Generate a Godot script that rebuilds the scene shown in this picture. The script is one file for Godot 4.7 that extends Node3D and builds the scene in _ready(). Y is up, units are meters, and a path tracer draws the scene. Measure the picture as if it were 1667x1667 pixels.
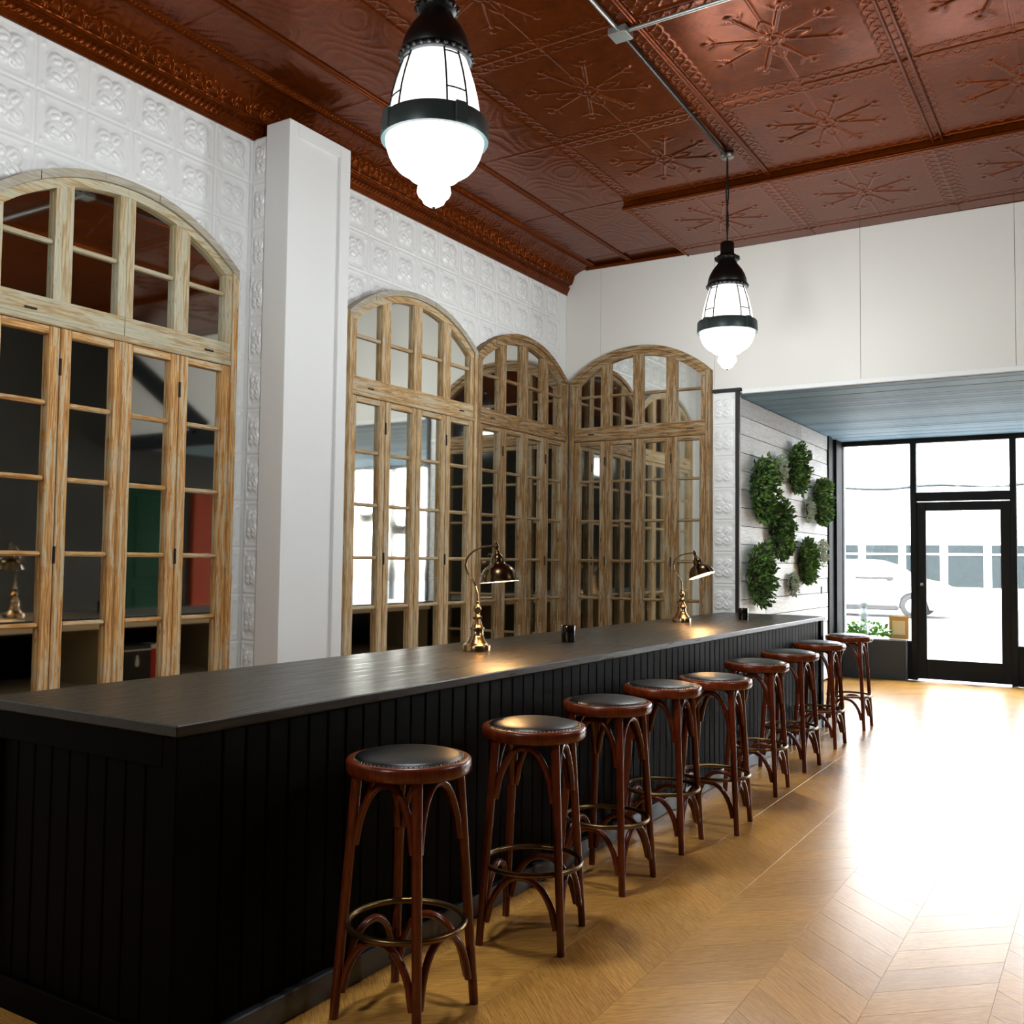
extends Node3D
# Units are metres, y is up. The bar runs along z; the wall of mirrored doors is at x = WX, the end wall at z = EZ.

const WX := -4.84
const EZ := -8.82
const CEIL := 4.45
const PLANK_X := -3.0
const SOFFIT := 3.0
const SHOP_Z := -12.95
const RIGHT_X := 2.6
const BACK_Z := 2.6
const BAR_TOP := 0.956
const BAR_X0 := -3.12
const BAR_X1 := -2.2
const BAR_Z0 := -1.81
const BAR_Z1 := -8.78

var rng := RandomNumberGenerator.new()
var names := {}
var M := {}


# ---------------------------------------------------------------- mesh builder
class MB:
	var v := PackedVector3Array()
	var n := PackedVector3Array()
	var idx := PackedInt32Array()

	func tri(a: Vector3, b: Vector3, c: Vector3) -> void:
		var nn := (b - a).cross(c - a).normalized()
		var k := v.size()
		v.append_array(PackedVector3Array([a, b, c]))
		n.append_array(PackedVector3Array([nn, nn, nn]))
		idx.append_array(PackedInt32Array([k, k + 2, k + 1]))

	func quad(a: Vector3, b: Vector3, c: Vector3, d: Vector3) -> void:
		var nn := (c - a).cross(d - b).normalized()
		var k := v.size()
		v.append_array(PackedVector3Array([a, b, c, d]))
		n.append_array(PackedVector3Array([nn, nn, nn, nn]))
		idx.append_array(PackedInt32Array([k, k + 2, k + 1, k, k + 3, k + 2]))

	func quadn(a: Vector3, b: Vector3, c: Vector3, d: Vector3, na: Vector3, nb: Vector3, nc: Vector3, nd: Vector3) -> void:
		var k := v.size()
		v.append_array(PackedVector3Array([a, b, c, d]))
		n.append_array(PackedVector3Array([na, nb, nc, nd]))
		idx.append_array(PackedInt32Array([k, k + 2, k + 1, k, k + 3, k + 2]))

	# box with chamfered edges
	func box(c: Vector3, s: Vector3, bev := 0.0, b := Basis()) -> void:
		var h := s * 0.5
		var e: float = min(bev, min(h.x, min(h.y, h.z)) * 0.9)
		var ax := [Vector3(1, 0, 0), Vector3(0, 1, 0), Vector3(0, 0, 1)]
		var hh := [h.x, h.y, h.z]
		for k in 3:
			var k1 := (k + 1) % 3
			var k2 := (k + 2) % 3
			for sg in [-1.0, 1.0]:
				var o: Vector3 = ax[k] * hh[k] * sg
				var p: Vector3 = ax[k1] * (hh[k1] - e)
				var q: Vector3 = ax[k2] * (hh[k2] - e)
				if sg > 0:
					quad(c + b * (o - p - q), c + b * (o + p - q), c + b * (o + p + q), c + b * (o - p + q))
				else:
					quad(c + b * (o - p - q), c + b * (o - p + q), c + b * (o + p + q), c + b * (o + p - q))
		if e <= 0.0:
			return
		for k in 3:
			var k1 := (k + 1) % 3
			var k2 := (k + 2) % 3
			for s1 in [-1.0, 1.0]:
				for s2 in [-1.0, 1.0]:
					var l: Vector3 = ax[k] * (hh[k] - e)
					var a: Vector3 = ax[k1] * hh[k1] * s1 + ax[k2] * (hh[k2] - e) * s2
					var d: Vector3 = ax[k1] * (hh[k1] - e) * s1 + ax[k2] * hh[k2] * s2
					if s1 * s2 > 0:
						quad(c + b * (a - l), c + b * (a + l), c + b * (d + l), c + b * (d - l))
						_flip_if_in(c, b)
					else:
						quad(c + b * (a - l), c + b * (d - l), c + b * (d + l), c + b * (a + l))
						_flip_if_in(c, b)
		for sx in [-1.0, 1.0]:
			for sy in [-1.0, 1.0]:
				for sz in [-1.0, 1.0]:
					var p1 := Vector3(h.x * sx, (h.y - e) * sy, (h.z - e) * sz)
					var p2 := Vector3((h.x - e) * sx, h.y * sy, (h.z - e) * sz)
					var p3 := Vector3((h.x - e) * sx, (h.y - e) * sy, h.z * sz)
					if sx * sy * sz > 0:
						tri(c + b * p1, c + b * p2, c + b * p3)
					else:
						tri(c + b * p1, c + b * p3, c + b * p2)

	func _flip_if_in(c: Vector3, _b: Basis) -> void:
		var k := v.size() - 4
		var mid := (v[k] + v[k + 1] + v[k + 2] + v[k + 3]) * 0.25
		if n[k].dot(mid - c) < 0.0:
			var t := v[k + 1]
			v[k + 1] = v[k + 3]
			v[k + 3] = t
			for j in 4:
				n[k + j] = -n[k + j]

	# smooth grid: pts[(nv + 1) rows][(nu + 1) columns]; front where (du x dv) points
	func grid(nu: int, nv: int, pts: PackedVector3Array) -> void:
		var k := v.size()
		var w := nu + 1
		var nn := PackedVector3Array()
		nn.resize(pts.size())
		for j in nv + 1:
			var j0 := maxi(j - 1, 0) * w
			var j1 := mini(j + 1, nv) * w
			for i in w:
				var du := pts[j * w + mini(i + 1, nu)] - pts[j * w + maxi(i - 1, 0)]
				var dv := pts[j1 + i] - pts[j0 + i]
				nn[j * w + i] = du.cross(dv).normalized()
		v.append_array(pts)
		n.append_array(nn)
		for j in nv:
			for i in nu:
				var a := k + j * w + i
				idx.append_array(PackedInt32Array([a, a + w + 1, a + 1, a, a + w, a + w + 1]))

	func tube(path: PackedVector3Array, radii: PackedFloat32Array, seg := 8, closed := false, flat := 1.0) -> void:
		var m := path.size()
		var t0 := (path[1] - path[0]).normalized()
		var up := Vector3.UP if absf(t0.y) < 0.9 else Vector3.RIGHT
		var nx := t0.cross(up).normalized()
		var k := v.size()
		var rows := m + (1 if closed else 0)
		for j in rows:
			var q := j % m
			var t: Vector3
			if closed:
				t = (path[(q + 1) % m] - path[(q - 1 + m) % m]).normalized()
			else:
				t = (path[mini(q + 1, m - 1)] - path[maxi(q - 1, 0)]).normalized()
			nx = (nx - t * nx.dot(t)).normalized()
			var ny := t.cross(nx)
			var r: float = radii[mini(q, radii.size() - 1)]
			for i in seg + 1:
				var a := TAU * i / seg
				var dir := nx * cos(a) + ny * sin(a) * flat
				v.append(path[q] + dir * r)
				n.append((nx * cos(a) + ny * sin(a) / flat).normalized())
		var w := seg + 1
		for j in rows - 1:
			for i in seg:
				var a := k + j * w + i
				idx.append_array(PackedInt32Array([a, a + w + 1, a + 1, a, a + w, a + w + 1]))
		if not closed:
			for e in [0, m - 1]:
				var t: Vector3 = (path[1] - path[0]).normalized() * -1.0 if e == 0 else (path[m - 1] - path[m - 2]).normalized()
				var c := v.size()
				v.append(path[e])
				n.append(t)
				for i in seg + 1:
					v.append(v[k + e * w + i])
					n.append(t)
				for i in seg:
					if e == 0:
						idx.append_array(PackedInt32Array([c, c + 1 + i, c + 2 + i]))
					else:
						idx.append_array(PackedInt32Array([c, c + 2 + i, c + 1 + i]))

	# profile of (radius, height) from the bottom up, round the y axis
	func lathe(pr: Array, seg := 24, o := Vector3.ZERO, b := Basis()) -> void:
		var m := pr.size()
		var sn := []
		for i in m - 1:
			var d: Vector2 = pr[i + 1] - pr[i]
			sn.append(Vector2(d.y, -d.x).normalized())
		for i in m - 1:
			var n0: Vector2 = sn[i]
			var n1: Vector2 = sn[i]
			if i > 0 and n0.dot(sn[i - 1]) > 0.6:
				n0 = (n0 + sn[i - 1]).normalized()
			if i < m - 2 and n1.dot(sn[i + 1]) > 0.6:
				n1 = (n1 + sn[i + 1]).normalized()
			var k := v.size()
			for j in seg + 1:
				var a := TAU * j / seg
				var cs := Vector3(cos(a), 0, sin(a))
				v.append(o + b * (cs * pr[i].x + Vector3(0, pr[i].y, 0)))
				n.append((b * (cs * n0.x + Vector3(0, n0.y, 0))).normalized())
				v.append(o + b * (cs * pr[i + 1].x + Vector3(0, pr[i + 1].y, 0)))
				n.append((b * (cs * n1.x + Vector3(0, n1.y, 0))).normalized())
			for j in seg:
				var a := k + j * 2
				idx.append_array(PackedInt32Array([a, a + 2, a + 3, a, a + 3, a + 1]))

	# upright plate between two curves, from z0 (back) to z1 (front)
	func strip(xs: PackedFloat32Array, lo: PackedFloat32Array, hi: PackedFloat32Array, z0: float, z1: float) -> void:
		var m := xs.size()
		for i in m - 1:
			var a := Vector3(xs[i], lo[i], z1)
			var b := Vector3(xs[i + 1], lo[i + 1], z1)
			var c := Vector3(xs[i + 1], hi[i + 1], z1)
			var d := Vector3(xs[i], hi[i], z1)
			var z := Vector3(0, 0, z0 - z1)
			quad(a, b, c, d)
			quad(b + z, a + z, d + z, c + z)
			quad(d, c, c + z, d + z)
			quad(a + z, b + z, b, a)
			if i == 0:
				quad(a + z, a, d, d + z)
			if i == m - 2:
				quad(b, b + z, c + z, c)

	func mesh() -> ArrayMesh:
		var arr := []
		arr.resize(Mesh.ARRAY_MAX)
		arr[Mesh.ARRAY_VERTEX] = v
		arr[Mesh.ARRAY_NORMAL] = n
		arr[Mesh.ARRAY_INDEX] = idx
		var am := ArrayMesh.new()
		am.add_surface_from_arrays(Mesh.PRIMITIVE_TRIANGLES, arr)
		return am


# ---------------------------------------------------------------- naming
func numbered(called: String) -> String:
	var k: int = names.get(called, 0)
	names[called] = k + 1
	return called if k == 0 else "%s_%03d" % [called, k]


func tag(o: Node, label: String, category: String, group := "") -> void:
	o.set_meta("label", label)
	o.set_meta("category", category)
	if group:
		o.set_meta("group", group)


func thing(called: String, label: String, category: String, at := Vector3.ZERO, turn := 0.0, group := "") -> Node3D:
	var o := Node3D.new()
	o.name = numbered(called)
	add_child(o)
	o.position = at
	o.rotation.y = turn
	tag(o, label, category, group)
	return o


func part(parent: Node, called: String, m, mat: Material, label := "") -> MeshInstance3D:
	var o := MeshInstance3D.new()
	o.name = called if parent != self else numbered(called)
	o.mesh = m.mesh() if m is MB else m
	o.material_override = mat
	parent.add_child(o, true)
	if label:
		o.set_meta("label", label)
	return o


func structure(called: String, m, mat: Material) -> MeshInstance3D:
	var o := part(self, called, m, mat)
	o.set_meta("kind", "structure")
	return o


func piece(parent: Node, called: String, mesh: Mesh, mat: Material, at: Vector3, b := Basis()) -> MeshInstance3D:
	var o := part(parent, called, mesh, mat)
	o.transform = Transform3D(b, at)
	return o


func copy(o: Node3D, at: Vector3, turn: float, label := "") -> Node3D:
	var c: Node3D = o.duplicate()
	c.name = numbered(String(o.name).get_slice("_00", 0))
	add_child(c)
	c.position = at
	c.rotation.y = turn
	if label:
		c.set_meta("label", label)
	return c


func bx(c: Vector3, s: Vector3, bev := 0.0) -> MB:
	var m := MB.new()
	m.box(c, s, bev)
	return m


func span(a: Vector3, b: Vector3, bev := 0.0) -> MB:
	return bx((a + b) * 0.5, (b - a).abs(), bev)


# ---------------------------------------------------------------- materials
func noise_bytes(size: int, sd: int, freq: float, oct := 3, kind := FastNoiseLite.TYPE_SIMPLEX_SMOOTH) -> PackedByteArray:
	var f := FastNoiseLite.new()
	f.seed = sd
	f.noise_type = kind
	f.frequency = freq
	f.fractal_octaves = oct
	var im := f.get_seamless_image(size, size, false, false, 0.12)
	im.convert(Image.FORMAT_L8)
	return im.get_data()


# a colour texture: fine streaks between c0 and c1, patches of c2 and small flecks of c3
func patch_tex(size: int, sd: int, c0: Color, c1: Color, c2: Color, c2_from: float, c2_soft: float, c3: Color, c3_from: float, f_fine := 0.05, f_coarse := 0.008) -> ImageTexture:
	var a := noise_bytes(size, sd, f_fine, 4)
	var b := noise_bytes(size, sd + 7, f_coarse, 3)
	var d := noise_bytes(size, sd + 13, f_fine * 1.7, 2)
	var out := PackedByteArray()
	out.resize(size * size * 3)
	for i in size * size:
		var t: float = clampf((a[i] - 60.0) / 135.0, 0.0, 1.0)
		var c := c0.lerp(c1, t)
		var q: float = clampf(((b[i] * 0.75 + d[i] * 0.25) / 255.0 - c2_from) / c2_soft, 0.0, 1.0)
		c = c.lerp(c2.lerp(c2 * 0.9, t), q)
		var r: float = clampf((d[i] / 255.0 - c3_from) / 0.05, 0.0, 1.0)
		c = c.lerp(c3, r)
		out[i * 3] = int(clampf(c.r, 0, 1) * 255.0)
		out[i * 3 + 1] = int(clampf(c.g, 0, 1) * 255.0)
		out[i * 3 + 2] = int(clampf(c.b, 0, 1) * 255.0)
	var im := Image.create_from_data(size, size, false, Image.FORMAT_RGB8, out)
	return ImageTexture.create_from_image(im)


func noise_tex(size: int, sd: int, freq: float, oct := 3) -> ImageTexture:
	return ImageTexture.create_from_image(Image.create_from_data(size, size, false, Image.FORMAT_L8, noise_bytes(size, sd, freq, oct)))


# a roughness map between lo and 1
func rough_tex(size: int, sd: int, freq: float, oct: int, lo: float) -> ImageTexture:
	var b := noise_bytes(size, sd, freq, oct)
	for i in b.size():
		b[i] = int(255.0 * (lo + (1.0 - lo) * b[i] / 255.0))
	return ImageTexture.create_from_image(Image.create_from_data(size, size, false, Image.FORMAT_L8, b))


func mat(c: Color, rough := 0.6, metal := 0.0, spec := 0.5) -> StandardMaterial3D:
	var m := StandardMaterial3D.new()
	m.albedo_color = c
	m.roughness = rough
	m.metallic = metal
	m.metallic_specular = spec
	return m


func tmat(tex: Texture2D, tint: Color, scale: Vector3, rough: float, world := true, spec := 0.5) -> StandardMaterial3D:
	var m := mat(tint, rough, 0.0, spec)
	m.albedo_texture = tex
	m.uv1_triplanar = true
	m.uv1_world_triplanar = world
	m.uv1_scale = scale
	return m


func bump(m: StandardMaterial3D, tex: Texture2D, cm: float) -> StandardMaterial3D:
	m.heightmap_enabled = true
	m.heightmap_texture = tex
	m.heightmap_scale = cm
	return m


func glow(c: Color, e: float) -> StandardMaterial3D:
	var m := mat(c, 0.3)
	m.emission_enabled = true
	m.emission = c
	m.emission_energy_multiplier = e
	return m


func make_materials() -> void:
	var fine := noise_tex(256, 3, 0.06, 3)
	M.tin = mat(Color(0.86, 0.86, 0.85), 0.3)
	M.white = mat(Color(0.85, 0.85, 0.84), 0.62)
	M.plaster = mat(Color(0.82, 0.805, 0.775), 0.6)
	M.dado = mat(Color(0.16, 0.15, 0.13), 0.7, 0.0, 0.3)
	M.cream = mat(Color(0.80, 0.72, 0.60), 0.7)
	# copper paint on pressed tin
	var cop := patch_tex(256, 11, Color(0.385, 0.165, 0.03), Color(0.43, 0.19, 0.038), Color(0.345, 0.143, 0.024), 0.58, 0.3, Color(0.45, 0.205, 0.045), 0.95, 0.05, 0.012)
	M.copper = bump(tmat(cop, Color(1, 1, 1), Vector3.ONE * 1.3, 0.2), fine, 0.035)
	M.copper.metallic = 0.65
	M.copper.metallic_specular = 0.22
	# stripped pine of the doors, with remains of paint: cream (upper frames), tan, brown
	var w1 := patch_tex(512, 21, Color(0.60, 0.51, 0.37), Color(0.75, 0.69, 0.55), Color(0.74, 0.71, 0.61), 0.46, 0.08, Color(0.42, 0.30, 0.16), 0.84, 0.03, 0.008)
	var w2 := patch_tex(512, 31, Color(0.63, 0.43, 0.22), Color(0.83, 0.66, 0.43), Color(0.79, 0.71, 0.57), 0.53, 0.06, Color(0.38, 0.23, 0.10), 0.83, 0.03, 0.010)
	var w3 := patch_tex(512, 41, Color(0.39, 0.28, 0.155), Color(0.62, 0.485, 0.32), Color(0.62, 0.55, 0.44), 0.53, 0.06, Color(0.28, 0.145, 0.055), 0.79, 0.03, 0.010)
	var w4 := patch_tex(512, 45, Color(0.58, 0.55, 0.49), Color(0.70, 0.67, 0.61), Color(0.66, 0.62, 0.53), 0.55, 0.12, Color(0.44, 0.38, 0.30), 0.88, 0.03, 0.010)
	var k := 0
	var w5 := patch_tex(512, 35, Color(0.56, 0.43, 0.27), Color(0.77, 0.65, 0.47), Color(0.75, 0.69, 0.58), 0.53, 0.06, Color(0.50, 0.28, 0.11), 0.82, 0.03, 0.010)
	for t in [w1, w2, w3, w4, w5]:
		for ax in ["y", "x", "z"]:
			var s := Vector3(5, 5, 5)
			s[["x", "y", "z"].find(ax)] = 0.3
			var wm := bump(tmat(t, Color(1, 1, 1), s, 0.7, true, 0.35), fine, 0.08)
			M["wood%d%s" % [k + 1, ax]] = wm
		k += 1
	M.mirror = mat(Color(0.86, 0.87, 0.85), 0.035, 1.0)
	M.iron = mat(Color(0.16, 0.11, 0.08), 0.6, 0.5)
	# bar
	var bt := patch_tex(512, 51, Color(0.07, 0.064, 0.05), Color(0.17, 0.155, 0.125), Color(0.15, 0.135, 0.11), 0.6, 0.15, Color(0.28, 0.25, 0.20), 0.88, 0.03, 0.012)
	M.bar_top = bump(tmat(bt, Color(1.12, 1.08, 0.98), Vector3(5, 5, 0.25), 0.46), fine, 0.01)
	M.bar_top.roughness_texture = rough_tex(256, 57, 0.035, 4, 0.5)
	M.bar_edge = mat(Color(0.13, 0.10, 0.08), 0.4)
	M.black = tmat(bt, Color(0.16, 0.165, 0.165), Vector3(8, 1, 8), 0.6, true, 0.17)
	M.kick = mat(Color(0.30, 0.31, 0.32), 0.25, 0.4)
	M.bare = mat(Color(0.62, 0.55, 0.42), 0.7)
	# stools
	var mh := patch_tex(256, 61, Color(0.32, 0.115, 0.04), Color(0.43, 0.175, 0.065), Color(0.37, 0.145, 0.05), 0.6, 0.2, Color(0.24, 0.08, 0.025), 0.9, 0.03, 0.01)
	M.mahogany = tmat(mh, Color(1, 1, 1), Vector3(9, 1.2, 9), 0.24, false)
	M.leather = bump(mat(Color(0.025, 0.025, 0.03), 0.33, 0.0, 0.4), fine, 0.02)
	M.leather.uv1_triplanar = true
	M.leather.uv1_scale = Vector3.ONE * 14.0
	M.footring = mat(Color(0.46, 0.36, 0.22), 0.3, 0.9)
	M.brass = mat(Color(0.66, 0.54, 0.39), 0.2, 1.0)
	M.bronze = mat(Color(0.40, 0.33, 0.23), 0.17, 1.0)
	M.shade_in = mat(Color(0.9, 0.86, 0.78), 0.5)
	M.warm = glow(Color(1.0, 0.86, 0.66), 6.0)
	M.opal = glow(Color(1.0, 0.98, 0.95), 1.6)
	M.opal_bowl = glow(Color(1.0, 0.99, 0.97), 3.0)
	M.cast = mat(Color(0.035, 0.038, 0.038), 0.42, 0.2)
	M.band = mat(Color(0.20, 0.25, 0.25), 0.4, 0.1)
	M.cord = mat(Color(0.03, 0.03, 0.03), 0.6)
	M.steel = mat(Color(0.62, 0.64, 0.63), 0.35, 0.8)
	M.votive = mat(Color(0.02, 0.02, 0.02), 0.12)
	# floor: oak planks, four tones
	var ok := patch_tex(512, 81, Color(0.66, 0.465, 0.21), Color(0.79, 0.585, 0.30), Color(0.73, 0.525, 0.25), 0.55, 0.2, Color(0.50, 0.34, 0.145), 0.80, 0.03, 0.012)
	var tones := [Color(1, 1, 1), Color(0.96, 0.95, 0.93), Color(1.04, 1.03, 1.0), Color(0.98, 0.965, 0.95)]
	for i in 4:
		M["oak%d" % i] = bump(tmat(ok, tones[i], Vector3(0.5, 6, 9), 0.27, false), fine, 0.02)
	M.joint = mat(Color(0.40, 0.29, 0.16), 0.8)
	# weathered boards
	var wb := patch_tex(512, 91, Color(0.73, 0.74, 0.74), Color(0.86, 0.87, 0.87), Color(0.80, 0.81, 0.81), 0.55, 0.15, Color(0.36, 0.36, 0.36), 0.88, 0.03, 0.010)
	for i in 4:
		M["board%d" % i] = bump(tmat(wb, [Color(1.0, 1.0, 1.0), Color(0.94, 0.94, 0.94), Color(1.06, 1.06, 1.05), Color(0.86, 0.86, 0.86)][i], Vector3(6, 6, 0.3), 0.6), fine, 0.06)
	var sb := patch_tex(512, 101, Color(0.38, 0.49, 0.57), Color(0.48, 0.60, 0.68), Color(0.42, 0.535, 0.61), 0.55, 0.2, Color(0.22, 0.31, 0.37), 0.84, 0.03, 0.01)
	for i in 3:
		M["soffit%d" % i] = tmat(sb, [Color(1, 1, 1), Color(0.92, 0.93, 0.94), Color(1.06, 1.06, 1.05)][i], Vector3(0.4, 6, 6), 0.55, true, 0.22)
	M.darkframe = mat(Color(0.13, 0.14, 0.145), 0.65, 0.0, 0.2)
	M.darktrim = mat(Color(0.10, 0.07, 0.05), 0.5)
	M.glass = mat(Color(0.95, 0.98, 0.97, 0.06), 0.02)
	M.glass.transparency = BaseMaterial3D.TRANSPARENCY_ALPHA
	# leaves
	for i in 3:
		var g := mat([Color(0.25, 0.36, 0.15), Color(0.38, 0.50, 0.22), Color(0.15, 0.23, 0.10)][i], 0.5)
		g.backlight_enabled = true
		g.backlight = Color(0.12, 0.2, 0.05)
		M["leaf%d" % i] = g
	M.sage = mat(Color(0.64, 0.68, 0.60), 0.7)
	M.vine = mat(Color(0.22, 0.42, 0.12), 0.45)
	M.vine.backlight_enabled = true
	M.vine.backlight = Color(0.25, 0.4, 0.1)
	M.twig = mat(Color(0.22, 0.16, 0.10), 0.8)
	M.planter = mat(Color(0.16, 0.165, 0.17), 0.6)
	M.card = mat(Color(0.80, 0.62, 0.33), 0.6)
	M.card_light = mat(Color(0.93, 0.85, 0.66), 0.6)
	# outside
	M.facade = mat(Color(0.86, 0.86, 0.86), 0.7)
	M.shopglass = mat(Color(0.12, 0.15, 0.16), 0.6, 0.0, 0.15)
	M.paving = mat(Color(0.62, 0.61, 0.60), 0.85)
	M.asphalt = mat(Color(0.36, 0.36, 0.37), 0.9)
	M.carpaint = mat(Color(0.88, 0.88, 0.89), 0.25)
	M.tyre = mat(Color(0.05, 0.05, 0.055), 0.7)
	M.alloy = mat(Color(0.55, 0.57, 0.6), 0.3, 0.8)
	M.bollard = mat(Color(0.05, 0.10, 0.11), 0.4)
	M.greendoor = mat(Color(0.04, 0.17, 0.10), 0.75, 0.0, 0.2)
	M.rust = mat(Color(0.40, 0.13, 0.03), 0.7, 0.0, 0.2)
	M.blackbox = mat(Color(0.02, 0.02, 0.022), 0.4)
	M.redbox = mat(Color(0.65, 0.05, 0.04), 0.5)
	M.paper = mat(Color(0.82, 0.80, 0.74), 0.6)


# ---------------------------------------------------------------- setting
func omni(parent: Node, at: Vector3, c: Color, e: float, size: float) -> OmniLight3D:
	var l := OmniLight3D.new()
	l.position = at
	l.light_color = c
	l.light_energy = e
	l.light_size = size
	l.omni_range = 30.0
	l.omni_attenuation = 2.0
	l.shadow_enabled = true
	parent.add_child(l, true)
	return l


func _ready() -> void:
	rng.seed = 20240611
	# camera
	var cam := Camera3D.new()
	cam.fov = 55.611
	cam.position = Vector3(0, 1.42, 0)
	cam.rotation_degrees = Vector3(2.83631, 31.85709, 0.67332)
	cam.near = 0.05
	cam.far = 200.0
	add_child(cam)
	cam.current = true
	# sky and sun: a bright day outside; the sun stands behind the building and lights the far side of the street
	var we := WorldEnvironment.new()
	var env := Environment.new()
	env.background_mode = Environment.BG_SKY
	var sky := Sky.new()
	var sm := ProceduralSkyMaterial.new()
	sm.sky_top_color = Color(0.84, 0.87, 0.90)
	sm.sky_horizon_color = Color(1.0, 0.985, 0.95)
	sm.ground_bottom_color = Color(0.5, 0.5, 0.5)
	sm.ground_horizon_color = Color(0.8, 0.8, 0.78)
	sm.sky_energy_multiplier = 4.3
	sm.ground_energy_multiplier = 2.0
	sky.sky_material = sm
	env.sky = sky
	env.tonemap_mode = Environment.TONE_MAPPER_LINEAR
	env.tonemap_exposure = 1.0
	env.sdfgi_enabled = true
	env.ssao_enabled = true
	env.ssil_enabled = true
	we.environment = env
	add_child(we)
	var sun := DirectionalLight3D.new()
	sun.rotation_degrees = Vector3(-52, 14, 0)
	sun.light_energy = 4.6
	sun.light_color = Color(1.0, 0.97, 0.92)
	sun.light_angular_distance = 0.6
	sun.shadow_enabled = true
	add_child(sun)

	make_materials()
	build_floor()
	build_walls()
	build_ceiling()
	build_cornice()
	build_alcove()
	build_storefront()
	build_doors()
	build_bar()
	build_stools()
	build_pendants()
	build_table_lamps()
	build_small_things()
	build_wreaths()
	build_right_side()
	build_outside()


func build_floor() -> void:
	var f := structure("floor", span(Vector3(WX - 0.2, -0.2, SHOP_Z - 0.1), Vector3(RIGHT_X + 0.2, -0.012, BACK_Z + 0.2)), M.joint)
	# chevron planks: columns along z, boards at 45 degrees to left and right in turn
	var cw := 0.345
	var dz := 0.205
	var g := 0.0005
	var meshes := []
	for hand in 2:
		for k in 5:
			var m := MB.new()
			var s := 1.0 if hand == 0 else -1.0
			var h := cw * 0.5 - g * 0.6
			var q := dz * 0.5 - g
			var rise := cw * 0.5 * s * 0.93
			# the board's own frame runs along its length, so that the grain does too
			var pts := [Vector3(-h, 0, -rise - q), Vector3(h, 0, rise - q), Vector3(h, 0, rise + q), Vector3(-h, 0, -rise + q)]
			var ang := atan2(rise * 2.0, h * 2.0)
			var bs := Basis(Vector3.UP, ang)
			var off := Vector3(k * 1.37 + hand * 0.6, 0, k * 0.53 + hand * 0.21)
			var cor := []
			for pt in pts:
				cor.append(bs * pt + off)
			var y1 := 0.0
			var c := 0.0006
			var mid := off
			var inn := []
			for pt in cor:
				var dd: Vector3 = mid - pt
				inn.append(pt + dd.normalized() * c * 1.6 + Vector3(0, y1, 0))
			var low := []
			for pt in cor:
				low.append(pt + Vector3(0, -0.0005, 0))
			m.quad(inn[3], inn[2], inn[1], inn[0])
			for e in 4:
				var e2 := (e + 1) % 4
				m.quad(low[e2], low[e], inn[e], inn[e2])
				m.quad(low[e] + Vector3(0, -0.009, 0), low[e], low[e2], low[e2] + Vector3(0, -0.009, 0))
			meshes.append([m, Transform3D(bs.inverse(), bs.inverse() * -off)])
	var arr := []
	for e in meshes:
		arr.append(e[0].mesh())
	# joined boards for the floor far away, behind the bar and behind the camera
	var rest := []
	for i in 4:
		rest.append(MB.new())
	var n := 0
	for col in range(-16, 12):
		var hand := posmod(col, 2)
		var x := -1.05 + (col - 0.5) * cw + cw
		for row in range(-13, 75):
			var z := 1.9 - row * dz - (0.07 if hand else 0.0)
			if x < WX or x > RIGHT_X or z > BACK_Z or z < SHOP_Z + 0.1:
				continue
			var k := rng.randi() % 5
			var tone := rng.randi() % 4
			var near: bool = x > -2.35 and x < 0.25 and z < -1.9 and z > -8.9 and (x < -0.5 or z > -6.0) and x < -0.2 - (-z - 2.0) * 0.02
			var e = meshes[hand * 5 + k]
			var xf := Transform3D(Basis(), Vector3(x, 0, z)) * (e[1] as Transform3D)
			if near and n < 300:
				var o := piece(f, "plank", arr[hand * 5 + k], M["oak%d" % tone], xf.origin, xf.basis)
				o.name = "plank" if n == 0 else "plank_%03d" % n
				n += 1
			else:
				if hand == 0 or true:
					rest[tone].v.append_array(xf * (e[0] as MB).v)
					var nb := PackedVector3Array()
					for nn in (e[0] as MB).n:
						nb.append(xf.basis * nn)
					var base: int = rest[tone].n.size()
					rest[tone].n.append_array(nb)
					for id in (e[0] as MB).idx:
						rest[tone].idx.append(id + base)
	for i in 4:
		var o := part(f, "far_planks", rest[i], M["oakfar%d" % i] if M.has("oakfar%d" % i) else M["oak%d" % i])
		o.set_meta("kind", "stuff")


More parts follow.
